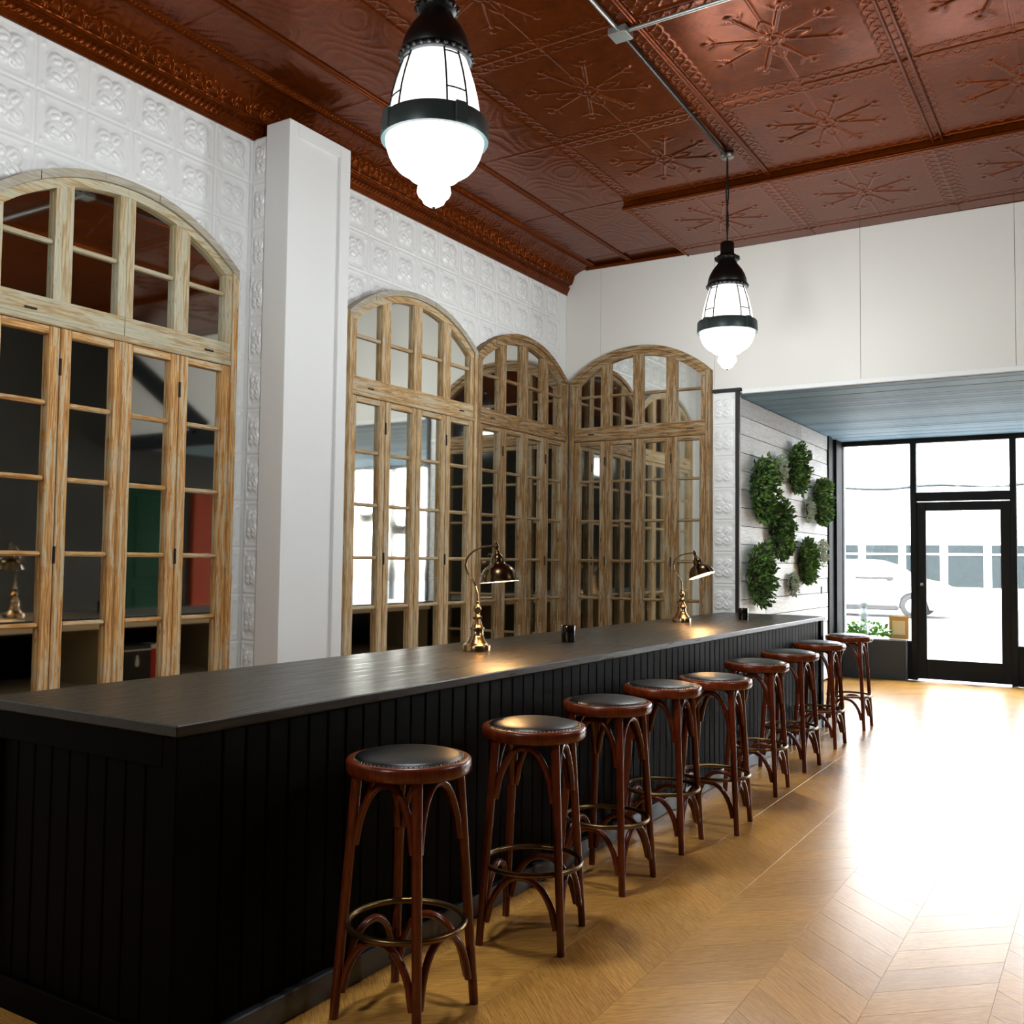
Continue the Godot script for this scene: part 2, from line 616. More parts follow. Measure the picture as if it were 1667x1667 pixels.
func tile_mesh(size: float, res: int) -> ArrayMesh:
	# pressed tin square: beaded rim, four-lobed flower in a round field, leaf tips in the corners
	var pts := PackedVector3Array()
	for j in res + 1:
		for i in res + 1:
			var u := 2.0 * i / res - 1.0
			var w := 2.0 * j / res - 1.0
			var h := 0.0
			var e: float = max(absf(u), absf(w))
			h += 0.0035 * exp(-pow((e - 0.965) / 0.028, 2.0))
			h += 0.0025 * exp(-pow((e - 0.87) / 0.022, 2.0))
			if e > 0.985:
				h -= 0.002
			var r := Vector2(u, w).length()
			var a := atan2(w, u)
			var lobe := 0.0
			for q in 4:
				var c := Vector2(0.36, 0).rotated(q * PI / 2.0 + PI / 4.0)
				var d := (Vector2(u, w) - c)
				var dl := d.length()
				lobe = max(lobe, sqrt(max(0.0, 1.0 - pow(dl / 0.345, 2.0))) * 0.011 - 0.0045 * exp(-pow((dl - 0.16 - 0.05 * sin(d.angle() * 2.0 + q)) / 0.05, 2.0)))
			h += lobe
			h += 0.005 * sqrt(max(0.0, 1.0 - pow(r / 0.13, 2.0)))
			h += 0.0022 * exp(-pow((r - 0.735) / 0.035, 2.0)) * (0.5 + 0.5 * cos(4.0 * a + PI))
			var cor := Vector2(0.74, 0.74) - Vector2(absf(u), absf(w))
			if e < 0.86:
				h += 0.005 * exp(-(pow(cor.length() / 0.10, 2.0)))
			pts.append(Vector3(u * size * 0.5, w * size * 0.5, h * 1.9))
	var m := MB.new()
	m.grid(res, res, pts)
	return m.mesh()


func build_walls() -> void:
	# left wall: a solid wall faced with pressed tin squares where it shows
	var wl := structure("wall_left", span(Vector3(WX - 0.25, -0.2, EZ - 0.25), Vector3(WX, CEIL + 0.3, BACK_Z + 0.25)), M.tin)
	var s := 0.302
	var tm := tile_mesh(s, 34)
	var facing := Basis(Vector3.UP, PI / 2)
	for c in range(-5, 18):
		var z := -3.54 - s * (c + 0.5)
		if z < EZ + 0.1:
			continue
		for r in 14:
			var y := 4.2 - s * (r + 0.5)
			if r > 3 and not (z < -4.2 and z > -4.6):
				continue
			if z < -4.47 and z > -4.9 and r > 0:
				continue
			piece(wl, "tin_tile", tm, M.tin, Vector3(WX + 0.001, y, z), facing)
	# far wall, with smooth boards above the corner door and the opening
	var we := structure("wall_end", span(Vector3(WX - 0.25, -0.2, EZ - 0.16), Vector3(PLANK_X - 0.02, CEIL + 0.3, EZ - 0.012)), M.plaster)
	var head := structure("wall_header", span(Vector3(PLANK_X - 0.02, SOFFIT + 0.02, EZ - 0.16), Vector3(RIGHT_X + 0.2, CEIL + 0.3, EZ - 0.012)), M.plaster)
	var seams := [WX, -4.44, -3.225, -1.88, -0.66, 0.56, 1.78, RIGHT_X]
	for i in seams.size() - 1:
		var lo := 3.05 if seams[i] > -3.3 else 0.0
		var b := span(Vector3(seams[i] + 0.0015, lo, EZ - 0.013), Vector3(seams[i + 1] - 0.0015, CEIL, EZ), 0.0015)
		part(we if seams[i] < -3.3 else head, "panel", b, M.plaster)
	# tin strip between the corner door and the opening
	for r in 11:
		piece(we, "tin_tile", tm, M.tin, Vector3(-3.14, 3.03 - s * (r + 0.5), EZ - 0.008), Basis())
	structure("trim_1", span(Vector3(-3.235, 3.03, EZ - 0.02), Vector3(-2.955, 3.062, EZ + 0.03), 0.003), M.darktrim)
	structure("trim_2", span(Vector3(-3.012, 0.0, EZ - 0.02), Vector3(-2.975, 3.03, EZ + 0.022), 0.003), M.darktrim)
	structure("trim_3", span(Vector3(-2.95, 3.005, EZ - 0.03), Vector3(RIGHT_X, 3.05, EZ + 0.012), 0.004), M.white)
	structure("wall_right", span(Vector3(RIGHT_X, -0.2, SHOP_Z - 0.2), Vector3(RIGHT_X + 0.2, CEIL + 0.3, BACK_Z + 0.25)), M.dado)
	structure("wall_back", span(Vector3(WX - 0.25, -0.2, BACK_Z), Vector3(RIGHT_X + 0.2, CEIL + 0.3, BACK_Z + 0.25)), M.dado)
	# boxed pillar with a sunk panel, on a pier faced with tin
	var p := Node3D.new()
	p.name = "pillar"
	p.set_meta("kind", "structure")
	add_child(p)
	tag(p, "white boxed pillar with sunken panel between the mirrored doors", "pillar")
	part(p, "pier", span(Vector3(WX, 0, -5.04), Vector3(-4.685, 4.2, -4.47)), M.tin)
	for r in 14:
		piece(p, "tin_tile", tm, M.tin, Vector3(-4.685 - s * 0.26, 4.2 - s * (r + 0.5), -4.468), Basis().scaled(Vector3(0.5, 1, 1)))
	part(p, "core", span(Vector3(-4.685, 0, -5.03), Vector3(-4.508, 4.255, -4.455)), M.white)
	part(p, "stile", span(Vector3(-4.7, 0, -4.53), Vector3(-4.49, 4.262, -4.45), 0.003), M.white)
	part(p, "stile", span(Vector3(-4.7, 0, -5.04), Vector3(-4.49, 4.262, -4.94), 0.003), M.white)
	part(p, "rail", span(Vector3(-4.7, 4.18, -4.94), Vector3(-4.49, 4.262, -4.53), 0.003), M.white)


func star_panel(w: float, d: float, res: int) -> ArrayMesh:
	# pressed tin ceiling square: an eight-armed star with flowered tips, chains of beaded rings along the edges, a seam through the middle
	var pts := PackedVector3Array()
	for j in res + 1:
		for i in res + 1:
			var x := (float(i) / res - 0.5) * w
			var z := (float(j) / res - 0.5) * d
			var h := 0.0
			var r := Vector2(x, z).length()
			var a := atan2(z, x)
			# arms
			for q in 8:
				var dir := Vector2.from_angle(q * PI / 4.0 + PI / 8.0)
				var al := dir.dot(Vector2(x, z))
				var ac := absf(dir.cross(Vector2(x, z)))
				if al > 0.08 and al < 0.36:
					h += 0.007 * exp(-pow(ac / 0.0085, 2.0)) * clampf((0.36 - al) / 0.03, 0, 1)
				# forked tip with a bud
				for sg in [-1.0, 1.0]:
					var b1: Vector2 = dir * 0.30 + dir.rotated(sg * 0.9) * 0.05
					var dd := (Vector2(x, z) - b1)
					if dd.length() < 0.09:
						var along := dd.dot(dir.rotated(sg * 0.9))
						var across := absf(dd.cross(dir.rotated(sg * 0.9)))
						h += 0.006 * exp(-pow(across / 0.010, 2.0)) * exp(-pow(along / 0.04, 2.0)) * (0.6 + 0.4 * cos(along * 420.0))
				h += 0.008 * exp(-pow((Vector2(x, z) - dir * 0.38).length() / 0.016, 2.0))
				# leaf between arms, near the middle
				var d2 := Vector2.from_angle(q * PI / 4.0)
				var l2 := d2.dot(Vector2(x, z))
				var c2 := absf(d2.cross(Vector2(x, z)))
				if l2 > 0.05 and l2 < 0.22 and q % 2 == 0:
					var wd := 0.035 * sin(clampf((l2 - 0.05) / 0.17, 0, 1) * PI)
					h += 0.005 * exp(-pow((c2 - wd) / 0.008, 2.0))
			h += 0.008 * exp(-pow(r / 0.028, 2.0)) + 0.004 * exp(-pow((r - 0.06) / 0.010, 2.0))
			# rings
			var step_x := w / 7.0
			var step_z := d / 7.0
			for side in 2:
				var t := z if side == 0 else x
				var stp := step_z if side == 0 else step_x
				var c: float = (roundf(t / stp)) * stp
				for sh in [0.0, 0.5]:
					var cc: float = c if sh == 0.0 else (floorf(t / stp) + 0.5) * stp
					for sg in [-1.0, 1.0]:
						var ce := Vector2(sg * w * 0.5 * 0.995, cc) if side == 0 else Vector2(cc, sg * d * 0.5 * 0.995)
						var dv := Vector2(x, z) - ce
						var rr := dv.length()
						if absf(rr - 0.09) < 0.02:
							h = max(h, 0.0045 * exp(-pow((rr - 0.09) / 0.0065, 2.0)) * (0.7 + 0.3 * cos(dv.angle() * 34.0)))
			# seams
			h += 0.006 * exp(-pow(x / 0.006, 2.0)) * 0.8
			h += 0.007 * exp(-pow((absf(x) - w * 0.5 + 0.004) / 0.007, 2.0))
			h += 0.007 * exp(-pow((absf(z) - d * 0.5 + 0.004) / 0.007, 2.0))
			pts.append(Vector3(x, -h, z))
	var m := MB.new()
	m.grid(res, res, pts)
	return m.mesh()


func scroll_panel(w: float, d: float, nu: int, nv: int, sd: int) -> ArrayMesh:
	var f := FastNoiseLite.new()
	f.seed = sd
	f.frequency = 1.7
	f.fractal_octaves = 1
	var pts := PackedVector3Array()
	for j in nv + 1:
		for i in nu + 1:
			var x := (float(i) / nu - 0.5) * w
			var z := (float(j) / nv - 0.5) * d
			var t := f.get_noise_2d(x, z) * 3.2
			var h := 0.0018 * exp(-pow((t - roundf(t)) / 0.13, 2.0)) * clampf(min(w * 0.5 - absf(x), d * 0.5 - absf(z)) / 0.05, 0, 1)
			h += 0.004 * exp(-pow((absf(z) - d * 0.5 + 0.003) / 0.006, 2.0))
			pts.append(Vector3(x, -h, z))
	var m := MB.new()
	m.grid(nu, nv, pts)
	return m.mesh()


func build_ceiling() -> void:
	var c := structure("ceiling", span(Vector3(WX - 0.25, CEIL + 0.012, EZ - 0.2), Vector3(RIGHT_X + 0.2, CEIL + 0.3, BACK_Z + 0.25)), M.copper)
	var w := 1.2
	var d := 1.243
	var star := star_panel(w, d, 150)
	var plain := span(Vector3(-w * 0.5 + 0.002, 0, -d * 0.5 + 0.002), Vector3(w * 0.5 - 0.002, 0.01, d * 0.5 - 0.002), 0.003).mesh()
	for i in 5:
		var x := -3.44 + w * (i + 0.5)
		for j in 8:
			var z := -7.3 + d * (j + 0.5)
			if z > BACK_Z - 0.3:
				continue
			var seen := i < 3 and j < 6
			piece(c, "tin_panel", star if seen else plain, M.copper, Vector3(x, CEIL, z))
	# band between the cornice and the field
	var scr := scroll_panel(0.67, 1.243, 44, 80, 5)
	for j in 9:
		var z := -7.3 + d * (j - 0.5)
		if z < BACK_Z - 0.3 and z > EZ + 0.3:
			piece(c, "border_panel", scr, M.copper, Vector3(-3.775, CEIL, z))
	var scr2 := scroll_panel(0.38, 1.243, 26, 80, 9)
	for j in 9:
		var z := -7.3 + d * (j - 0.5)
		if z < BACK_Z - 0.3 and z > EZ + 0.3:
			piece(c, "border_panel", scr2, M.copper, Vector3(-4.3, CEIL, z))
	# last stretch before the end wall
	var flat_end := span(Vector3(-w * 0.5 + 0.002, 0, -0.1), Vector3(w * 0.5 - 0.002, 0.006, 0.1), 0.002).mesh()
	# lowered field in front of the end wall
	var low := structure("ceiling_drop", span(Vector3(-3.49, CEIL - 0.045, EZ), Vector3(RIGHT_X, CEIL + 0.012, -7.345), 0.004), M.copper)
	for i in 5:
		piece(low, "tin_panel", star if i < 3 else plain, M.copper, Vector3(-3.44 + w * (i + 0.5) - 0.02, CEIL - 0.047, -7.985))
		piece(low, "border_panel", flat_end, M.copper, Vector3(-3.44 + w * (i + 0.5) - 0.02, CEIL - 0.05, -8.71))
	var md := MB.new()
	md.tube(PackedVector3Array([Vector3(-3.49, CEIL - 0.04, EZ), Vector3(-3.49, CEIL - 0.04, -7.35)]), PackedFloat32Array([0.014]), 10)
	part(low, "moulding", md, M.copper)
	md = MB.new()
	md.tube(PackedVector3Array([Vector3(-3.5, CEIL - 0.048, -7.35), Vector3(RIGHT_X, CEIL - 0.048, -7.35)]), PackedFloat32Array([0.013]), 10)
	part(low, "moulding", md, M.copper)
	md = MB.new()
	md.tube(PackedVector3Array([Vector3(-4.6, CEIL - 0.012, EZ + 0.02), Vector3(RIGHT_X, CEIL - 0.05, EZ + 0.02)]), PackedFloat32Array([0.022]), 10)
	part(low, "moulding", md, M.copper)
	# raised mouldings along the room
	for x in [-4.112, -4.085, -2.255, -2.235, -1.055, -0.995]:
		md = MB.new()
		md.tube(PackedVector3Array([Vector3(x, CEIL - 0.004, -7.34 if x > -3 else EZ), Vector3(x, CEIL - 0.004, BACK_Z)]), PackedFloat32Array([0.013 if x > -3 else 0.011]), 10)
		part(c, "moulding", md, M.copper)


func build_cornice() -> void:
	var raw := [Vector2(0, 4.19), Vector2(0.02, 4.19), Vector2(0.022, 4.206), Vector2(0.03, 4.208), Vector2(0.03, 4.222), Vector2(0.038, 4.226), Vector2(0.044, 4.285), Vector2(0.06, 4.288), Vector2(0.062, 4.30), Vector2(0.07, 4.303), Vector2(0.075, 4.33), Vector2(0.085, 4.355), Vector2(0.105, 4.38), Vector2(0.14, 4.405), Vector2(0.19, 4.425), Vector2(0.25, 4.437), Vector2(0.295, 4.441), Vector2(0.345, 4.443), Vector2(0.36, 4.45)]
	# arc length of the profile
	var cum := [0.0]
	for i in raw.size() - 1:
		cum.append(cum[i] + raw[i].distance_to(raw[i + 1]))
	var total: float = cum[-1]
	var ns := 110
	var ln := 0.6
	var nt := 100
	var pitch := 0.12
	var s_of := func(i: int) -> float: return cum[i]
	var bead0: float = s_of.call(5)
	var bead1: float = s_of.call(6)
	var leaf0: float = s_of.call(8)
	var leaf1: float = s_of.call(12)
	var rope: float = (s_of.call(16) + s_of.call(17)) * 0.5
	var pts := PackedVector3Array()
	for j in nt + 1:
		var t := ln * j / nt
		for i in ns + 1:
			var s := total * i / ns
			var k := 0
			while k < raw.size() - 2 and cum[k + 1] < s:
				k += 1
			var f: float = clampf((s - cum[k]) / (cum[k + 1] - cum[k]), 0, 1)
			var p: Vector2 = raw[k].lerp(raw[k + 1], f)
			var dr: Vector2 = (raw[k + 1] - raw[k]).normalized()
			var nr := Vector2(dr.y, -dr.x)
			var h := 0.0
			# lattice band
			if s > bead0 and s < bead1:
				var q := (s - bead0) / (bead1 - bead0)
				h += 0.007 * sin(q * PI) * absf(sin(t / pitch * 3.0 * PI + q * PI)) + 0.004 * exp(-pow((q - 0.5) / 0.12, 2.0)) * (0.5 + 0.5 * cos(t / pitch * 6.0 * TAU))
			# row of lilies with spread petals
			if s > leaf0 and s < leaf1 + 0.03:
				var q := (s - leaf0) / (leaf1 - leaf0)
				var tt := (t / pitch - roundf(t / pitch)) * 2.0
				var stem := exp(-pow(tt / 0.16, 2.0)) * sin(clampf(q, 0, 1) * PI)
				var petal := exp(-pow((absf(tt) - 0.15 - 0.42 * q) / 0.11, 2.0)) * clampf(q * 2.0, 0, 1) * clampf((1.15 - q) * 4.0, 0, 1)
				var base := exp(-pow((q - 0.05) / 0.2, 2.0)) * (0.55 + 0.45 * cos(tt * PI))
				h += 0.018 * max(stem, max(petal, base * 0.7))
			# faint fan in the cove
			if s >= leaf1 and s < rope - 0.04:
				var tt := (t / (pitch * 2.0) - roundf(t / (pitch * 2.0))) * pitch * 2.0
				var ray := atan2(tt, s - leaf1 + 0.01)
				h += 0.0022 * (0.5 + 0.5 * cos(ray * 14.0)) * clampf((rope - 0.05 - s) / 0.04, 0, 1)
			# rope
			var ds := absf(s - rope)
			if ds < 0.024:
				h += sqrt(max(0.0, 1.0 - pow(ds / 0.024, 2.0))) * (0.011 + 0.009 * sin((t / pitch * 4.0 + (s - rope) * 30.0) * TAU))
			pts.append(Vector3(p.x + nr.x * h, p.y + nr.y * h, t))
	var m := MB.new()
	m.grid(ns, nt, pts)
	var mesh := m.mesh()
	var c := Node3D.new()
	c.name = "trim_cornice"
	c.set_meta("kind", "structure")
	add_child(c)
	tag(c, "pressed copper cornice with a row of lilies along the tiled wall", "cornice")
	for k in 19:
		var z := BACK_Z - ln * (k + 1)
		piece(c, "cornice_section", mesh, M.copper, Vector3(WX, 0, z), Basis().scaled(Vector3(1, 1, 1)))
	part(c, "back_board", span(Vector3(WX - 0.01, 4.19, EZ), Vector3(WX + 0.012, 4.45, BACK_Z)), M.copper)


func build_alcove() -> void:
	# side wall of weathered boards
	var wp := structure("wall_planks", span(Vector3(PLANK_X - 0.3, -0.2, SHOP_Z), Vector3(PLANK_X - 0.022, SOFFIT + 0.3, EZ - 0.02)), M.darkframe)
	var y := 0.02
	var row := 0
	while y < SOFFIT - 0.02:
		var h: float = min(0.175, SOFFIT - y)
		var z := EZ - 0.11
		var first := true
		while z > -12.2:
			var l := rng.randf_range(1.4, 3.4)
			if first:
				l *= rng.randf_range(0.4, 1.0)
				first = false
			var z2: float = max(z - l, -12.2)
			if z2 < -11.9:
				z2 = -12.2
			var out := rng.randf_range(0.0, 0.007)
			part(wp, "plank", span(Vector3(PLANK_X - 0.022, y + 0.003, z2 + 0.002), Vector3(PLANK_X - 0.008 + out, y + h - 0.003, z - 0.002), 0.003), M["board%d" % [0, 2, 1, 0, 2, 3][rng.randi() % 6]])
			z = z2
		y += h
		row += 1
	part(wp, "corner_board", span(Vector3(PLANK_X - 0.022, 0, EZ - 0.105), Vector3(PLANK_X + 0.004, SOFFIT, EZ - 0.022), 0.003), M.board2)
	part(wp, "outlet", span(Vector3(PLANK_X - 0.004, 1.06, -11.93), Vector3(PLANK_X + 0.006, 1.15, -11.87), 0.002), M.blackbox)
	# soffit of painted boards
	var so := structure("ceiling_soffit", span(Vector3(PLANK_X - 0.3, SOFFIT + 0.014, SHOP_Z - 0.1), Vector3(RIGHT_X + 0.2, SOFFIT + 0.3, EZ - 0.15)), M.darkframe)
	var z := EZ - 0.02
	while z > SHOP_Z + 0.06:
		part(so, "soffit_board", span(Vector3(PLANK_X - 0.02, SOFFIT - rng.randf_range(0, 0.003), z - 0.137), Vector3(RIGHT_X, SOFFIT + 0.014, z - 0.002), 0.003), M["soffit%d" % (rng.randi() % 3)])
		z -= 0.139


func build_storefront() -> void:
	var f := Node3D.new()
	f.name = "window_1"
	f.set_meta("kind", "structure")
	add_child(f)
	tag(f, "dark framed glass shopfront with door looking on the street", "shopfront")
	var dk: Material = M.darkframe
	var fz := SHOP_Z
	# head, corner posts and the narrow light at the side
	part(f, "head_rail", span(Vector3(PLANK_X - 0.1, SOFFIT - 0.06, fz - 0.05), Vector3(RIGHT_X, SOFFIT + 0.02, fz + 0.05), 0.004), dk)
	part(f, "post", span(Vector3(PLANK_X - 0.06, 0, -12.36), Vector3(PLANK_X + 0.015, SOFFIT, -12.2), 0.004), dk)
	part(f, "post", span(Vector3(PLANK_X - 0.06, 0, -12.92), Vector3(PLANK_X + 0.012, SOFFIT, -12.6), 0.004), dk)
	part(f, "pane", span(Vector3(PLANK_X - 0.035, 0.05, -12.6), Vector3(PLANK_X - 0.029, SOFFIT, -12.36)), M.glass)
	part(f, "post", span(Vector3(PLANK_X - 0.06, 0, fz - 0.05), Vector3(PLANK_X + 0.02, SOFFIT, fz + 0.05), 0.004), dk)
	for x in [-2.13, -1.02, 0.85]:
		part(f, "post", span(Vector3(x - 0.035, 0, fz - 0.055), Vector3(x + 0.035, SOFFIT, fz + 0.055), 0.004), dk)
	# low walls and panes
	for r in [[-2.98, -2.165], [-0.985, 0.815], [0.885, 2.58]]:
		part(f, "low_wall", span(Vector3(r[0], 0, fz - 0.05), Vector3(r[1], 0.44, fz + 0.03), 0.004), dk)
		part(f, "sill", span(Vector3(r[0], 0.44, fz - 0.06), Vector3(r[1], 0.475, fz + 0.06), 0.004), dk)
		part(f, "pane", span(Vector3(r[0], 0.475, fz - 0.004), Vector3(r[1], SOFFIT - 0.06, fz + 0.004)), M.glass)
	# door between two posts, with a light above
	var d := part(f, "door", span(Vector3(-2.095, 0.02, fz - 0.02), Vector3(-1.99, 2.2, fz + 0.03), 0.004), dk)
	part(d, "rail", span(Vector3(-1.99, 0.02, fz - 0.02), Vector3(-1.16, 0.26, fz + 0.03), 0.004), dk)
	part(d, "rail", span(Vector3(-1.99, 2.09, fz - 0.02), Vector3(-1.16, 2.2, fz + 0.03), 0.004), dk)
	part(d, "stile", span(Vector3(-1.16, 0.02, fz - 0.02), Vector3(-1.055, 2.2, fz + 0.03), 0.004), dk)
	part(d, "pane", span(Vector3(-1.99, 0.26, fz), Vector3(-1.16, 2.09, fz + 0.008)), M.glass)
	var lk := MB.new()
	lk.lathe([Vector2(0.0, 0.0), Vector2(0.02, 0.0), Vector2(0.02, 0.012), Vector2(0.012, 0.016), Vector2(0.0, 0.016)], 16, Vector3(-2.04, 1.18, fz + 0.03), Basis(Vector3.RIGHT, PI / 2))
	part(d, "lock", lk, M.steel)
	part(f, "transom_bar", span(Vector3(-2.095, 2.21, fz - 0.05), Vector3(-1.055, 2.32, fz + 0.05), 0.004), dk)
	part(f, "pane", span(Vector3(-2.095, 2.32, fz - 0.004), Vector3(-1.055, SOFFIT - 0.06, fz + 0.004)), M.glass)


# ---------------------------------------------------------------- mirrored doors
func arch_y(x: float, xc: float, yc: float, r: float) -> float:
	return yc + sqrt(max(0.0001, r * r - (x - xc) * (x - xc)))


func lin(a: float, b: float, n: int) -> PackedFloat32Array:
	var o := PackedFloat32Array()
	for i in n + 1:
		o.append(lerpf(a, b, float(i) / n))
	return o


func flat_line(n: int, y: float) -> PackedFloat32Array:
	var o := PackedFloat32Array()
	for i in n + 1:
		o.append(y)
	return o


func curve_line(xs: PackedFloat32Array, xc: float, yc: float, r: float) -> PackedFloat32Array:
	var o := PackedFloat32Array()
	for x in xs:
		o.append(arch_y(x, xc, yc, r))
	return o


func mirrored_door(label: String, at: Vector3, turn: float, w: float, along: String, up_tone: int, low_tone: int) -> void:
	var t := thing("mirrored_door", label, "door", at, turn, "salvaged mirrored doors")
	var wu: Material = M["wood%d%s" % [up_tone, "y"]]
	var wa: Material = M["wood%d%s" % [up_tone, along]]
	var lu: Material = M["wood%d%s" % [low_tone, "y"]]
	var la: Material = M["wood%d%s" % [low_tone, along]]
	var jw := 0.045
	var spring := 3.25
	var rise := 0.31
	var xc := w * 0.5
	var r := (xc * xc + rise * rise) / (2.0 * rise)
	var yc := spring + rise - r
	# jambs and the bent head, in five boards
	part(t, "jamb", span(Vector3(0, 0, -0.03), Vector3(jw, spring + 0.0, 0.06), 0.004), lu)
	part(t, "jamb", span(Vector3(w - jw, 0, -0.03), Vector3(w, spring + 0.0, 0.06), 0.004), lu)
	var cuts := [0.0, 0.17, 0.40, 0.62, 0.84, 1.0]
	for i in 5:
		var xs := lin(w * cuts[i] + 0.0015, w * cuts[i + 1] - 0.0015, 6)
		var m := MB.new()
		m.strip(xs, curve_line(xs, xc, yc, r - 0.045), curve_line(xs, xc, yc, r), -0.03, 0.062 + 0.002 * (i % 2))
		part(t, "arch_board", m, M["wood4%s" % along] if up_tone != 3 else wa)
	# two arched lights
	var ri := r - 0.046
	var rail_lo := 2.665
	var rail_hi := 2.775
	for half in 2:
		var x0 := jw if half == 0 else xc + 0.001
		var x1 := xc - 0.001 if half == 0 else w - jw
		var sw := 0.05
		var ms := 0.105
		var pw := (x1 - x0 - 2.0 * sw - ms) * 0.5
		var fr := MB.new()
		fr.box(Vector3((x0 + x1) * 0.5, (rail_lo + rail_hi) * 0.5, 0.022), Vector3(x1 - x0, rail_hi - rail_lo, 0.044), 0.003)
		var xs := lin(x0, x1, 12)
		fr.strip(xs, curve_line(xs, xc, yc, ri - 0.05), curve_line(xs, xc, yc, ri), 0.0, 0.044)
		var leaf := part(t, "arched_light", fr, wa)
		var verts := [[x0, x0 + sw], [x0 + sw + pw, x0 + sw + pw + ms], [x1 - sw, x1]]
		for e in verts:
			var vx := lin(e[0], e[1], 3)
			var m := MB.new()
			m.strip(vx, flat_line(3, rail_hi), curve_line(vx, xc, yc, ri - 0.047), 0.0, 0.042)
			part(leaf, "stile", m, wu)
		for q in 2:
			var px0 := x0 + sw if q == 0 else x0 + sw + pw + ms
			var px1 := px0 + pw
			var mid := 3.085
			var px := lin(px0 - 0.002, px1 + 0.002, 6)
			var m := MB.new()
			m.strip(px, flat_line(6, rail_hi - 0.003), flat_line(6, mid), 0.006, 0.011)
			part(leaf, "pane", m, M.mirror)
			m = MB.new()
			m.strip(px, flat_line(6, mid), curve_line(px, xc, yc, ri - 0.045), 0.006, 0.011)
			part(leaf, "pane", m, M.mirror)
			part(leaf, "glazing_bar", bx(Vector3((px0 + px1) * 0.5, mid, 0.022), Vector3(pw, 0.026, 0.024), 0.008), wa)
			var iron := bx(Vector3((px0 + px1) * 0.5 + 0.02, rail_lo + 0.035, 0.046), Vector3(0.07, 0.012, 0.006), 0.002)
			if q == half:
				part(leaf, "old_catch", iron, M.iron)
	# transom moulding
	part(t, "transom_bar", span(Vector3(jw, 2.632, 0), Vector3(w - jw, 2.664, 0.056), 0.006), wa)
	# four narrow leaves
	var lw := (w - 2.0 * jw) / 4.0
	var bars := [2.222, 1.822, 1.425, 1.05, 0.66]
	for k in 4:
		var x0 := jw + lw * k + 0.0015
		var x1 := jw + lw * (k + 1) - 0.0015
		var sw := 0.062
		var dz: float = [0.0, 0.004, 0.0, 0.003][k]
		var fr := MB.new()
		fr.box(Vector3((x0 + x1) * 0.5, 2.608, 0.02 + dz), Vector3(x1 - x0 - 2 * sw, 0.042, 0.038), 0.003)
		fr.box(Vector3((x0 + x1) * 0.5, 0.18, 0.02 + dz), Vector3(x1 - x0 - 2 * sw, 0.30, 0.030), 0.003)
		var leaf := part(t, "door_leaf", fr, la)
		for e in [[x0, x0 + sw], [x1 - sw, x1]]:
			part(leaf, "stile", span(Vector3(e[0], 0.02, dz), Vector3(e[1], 2.63, 0.042 + dz), 0.004), lu)
		var tops := [2.588] + bars
		for q in 6:
			var hi: float = tops[q]
			var lo: float = tops[q + 1] if q < 5 else 0.325
			part(leaf, "pane", span(Vector3(x0 + sw - 0.003, lo, 0.006 + dz), Vector3(x1 - sw + 0.003, hi, 0.011 + dz)), M.mirror)
		for b in bars:
			part(leaf, "glazing_bar", bx(Vector3((x0 + x1) * 0.5, b, 0.021 + dz), Vector3(x1 - x0 - 2 * sw, 0.027, 0.026), 0.009), la)
		for hy in [0.5, 1.42, 2.42]:
			if k % 2 == 1:
				var hg := MB.new()
				hg.tube(PackedVector3Array([Vector3(x0 - 0.001, hy - 0.045, 0.047), Vector3(x0 - 0.001, hy + 0.045, 0.047)]), PackedFloat32Array([0.007]), 8)
				part(leaf, "hinge", hg, M.iron)
	part(t, "astragal", span(Vector3(xc - 0.018, 0.02, 0.04), Vector3(xc + 0.018, 2.63, 0.056), 0.005), lu)


func build_doors() -> void:
	mirrored_door("tall arched mirrored door with cream painted top, before the white pillar", Vector3(WX + 0.032, 0, -2.65), PI / 2, 1.645, "z", 1, 2)
	mirrored_door("tall arched mirrored door of pale tan pine right behind the white pillar", Vector3(WX + 0.032, 0, -5.36), PI / 2, 1.69, "z", 5, 5)
	mirrored_door("arched mirrored door of weathered brown pine filling the tiled wall's corner end", Vector3(WX + 0.032, 0, -7.055), PI / 2, 1.66, "z", 3, 3)
	mirrored_door("arched mirrored door of peeling brown pine on the smooth white end wall", Vector3(WX + 0.1, 0, EZ + 0.032), 0, 1.505, "x", 3, 3)


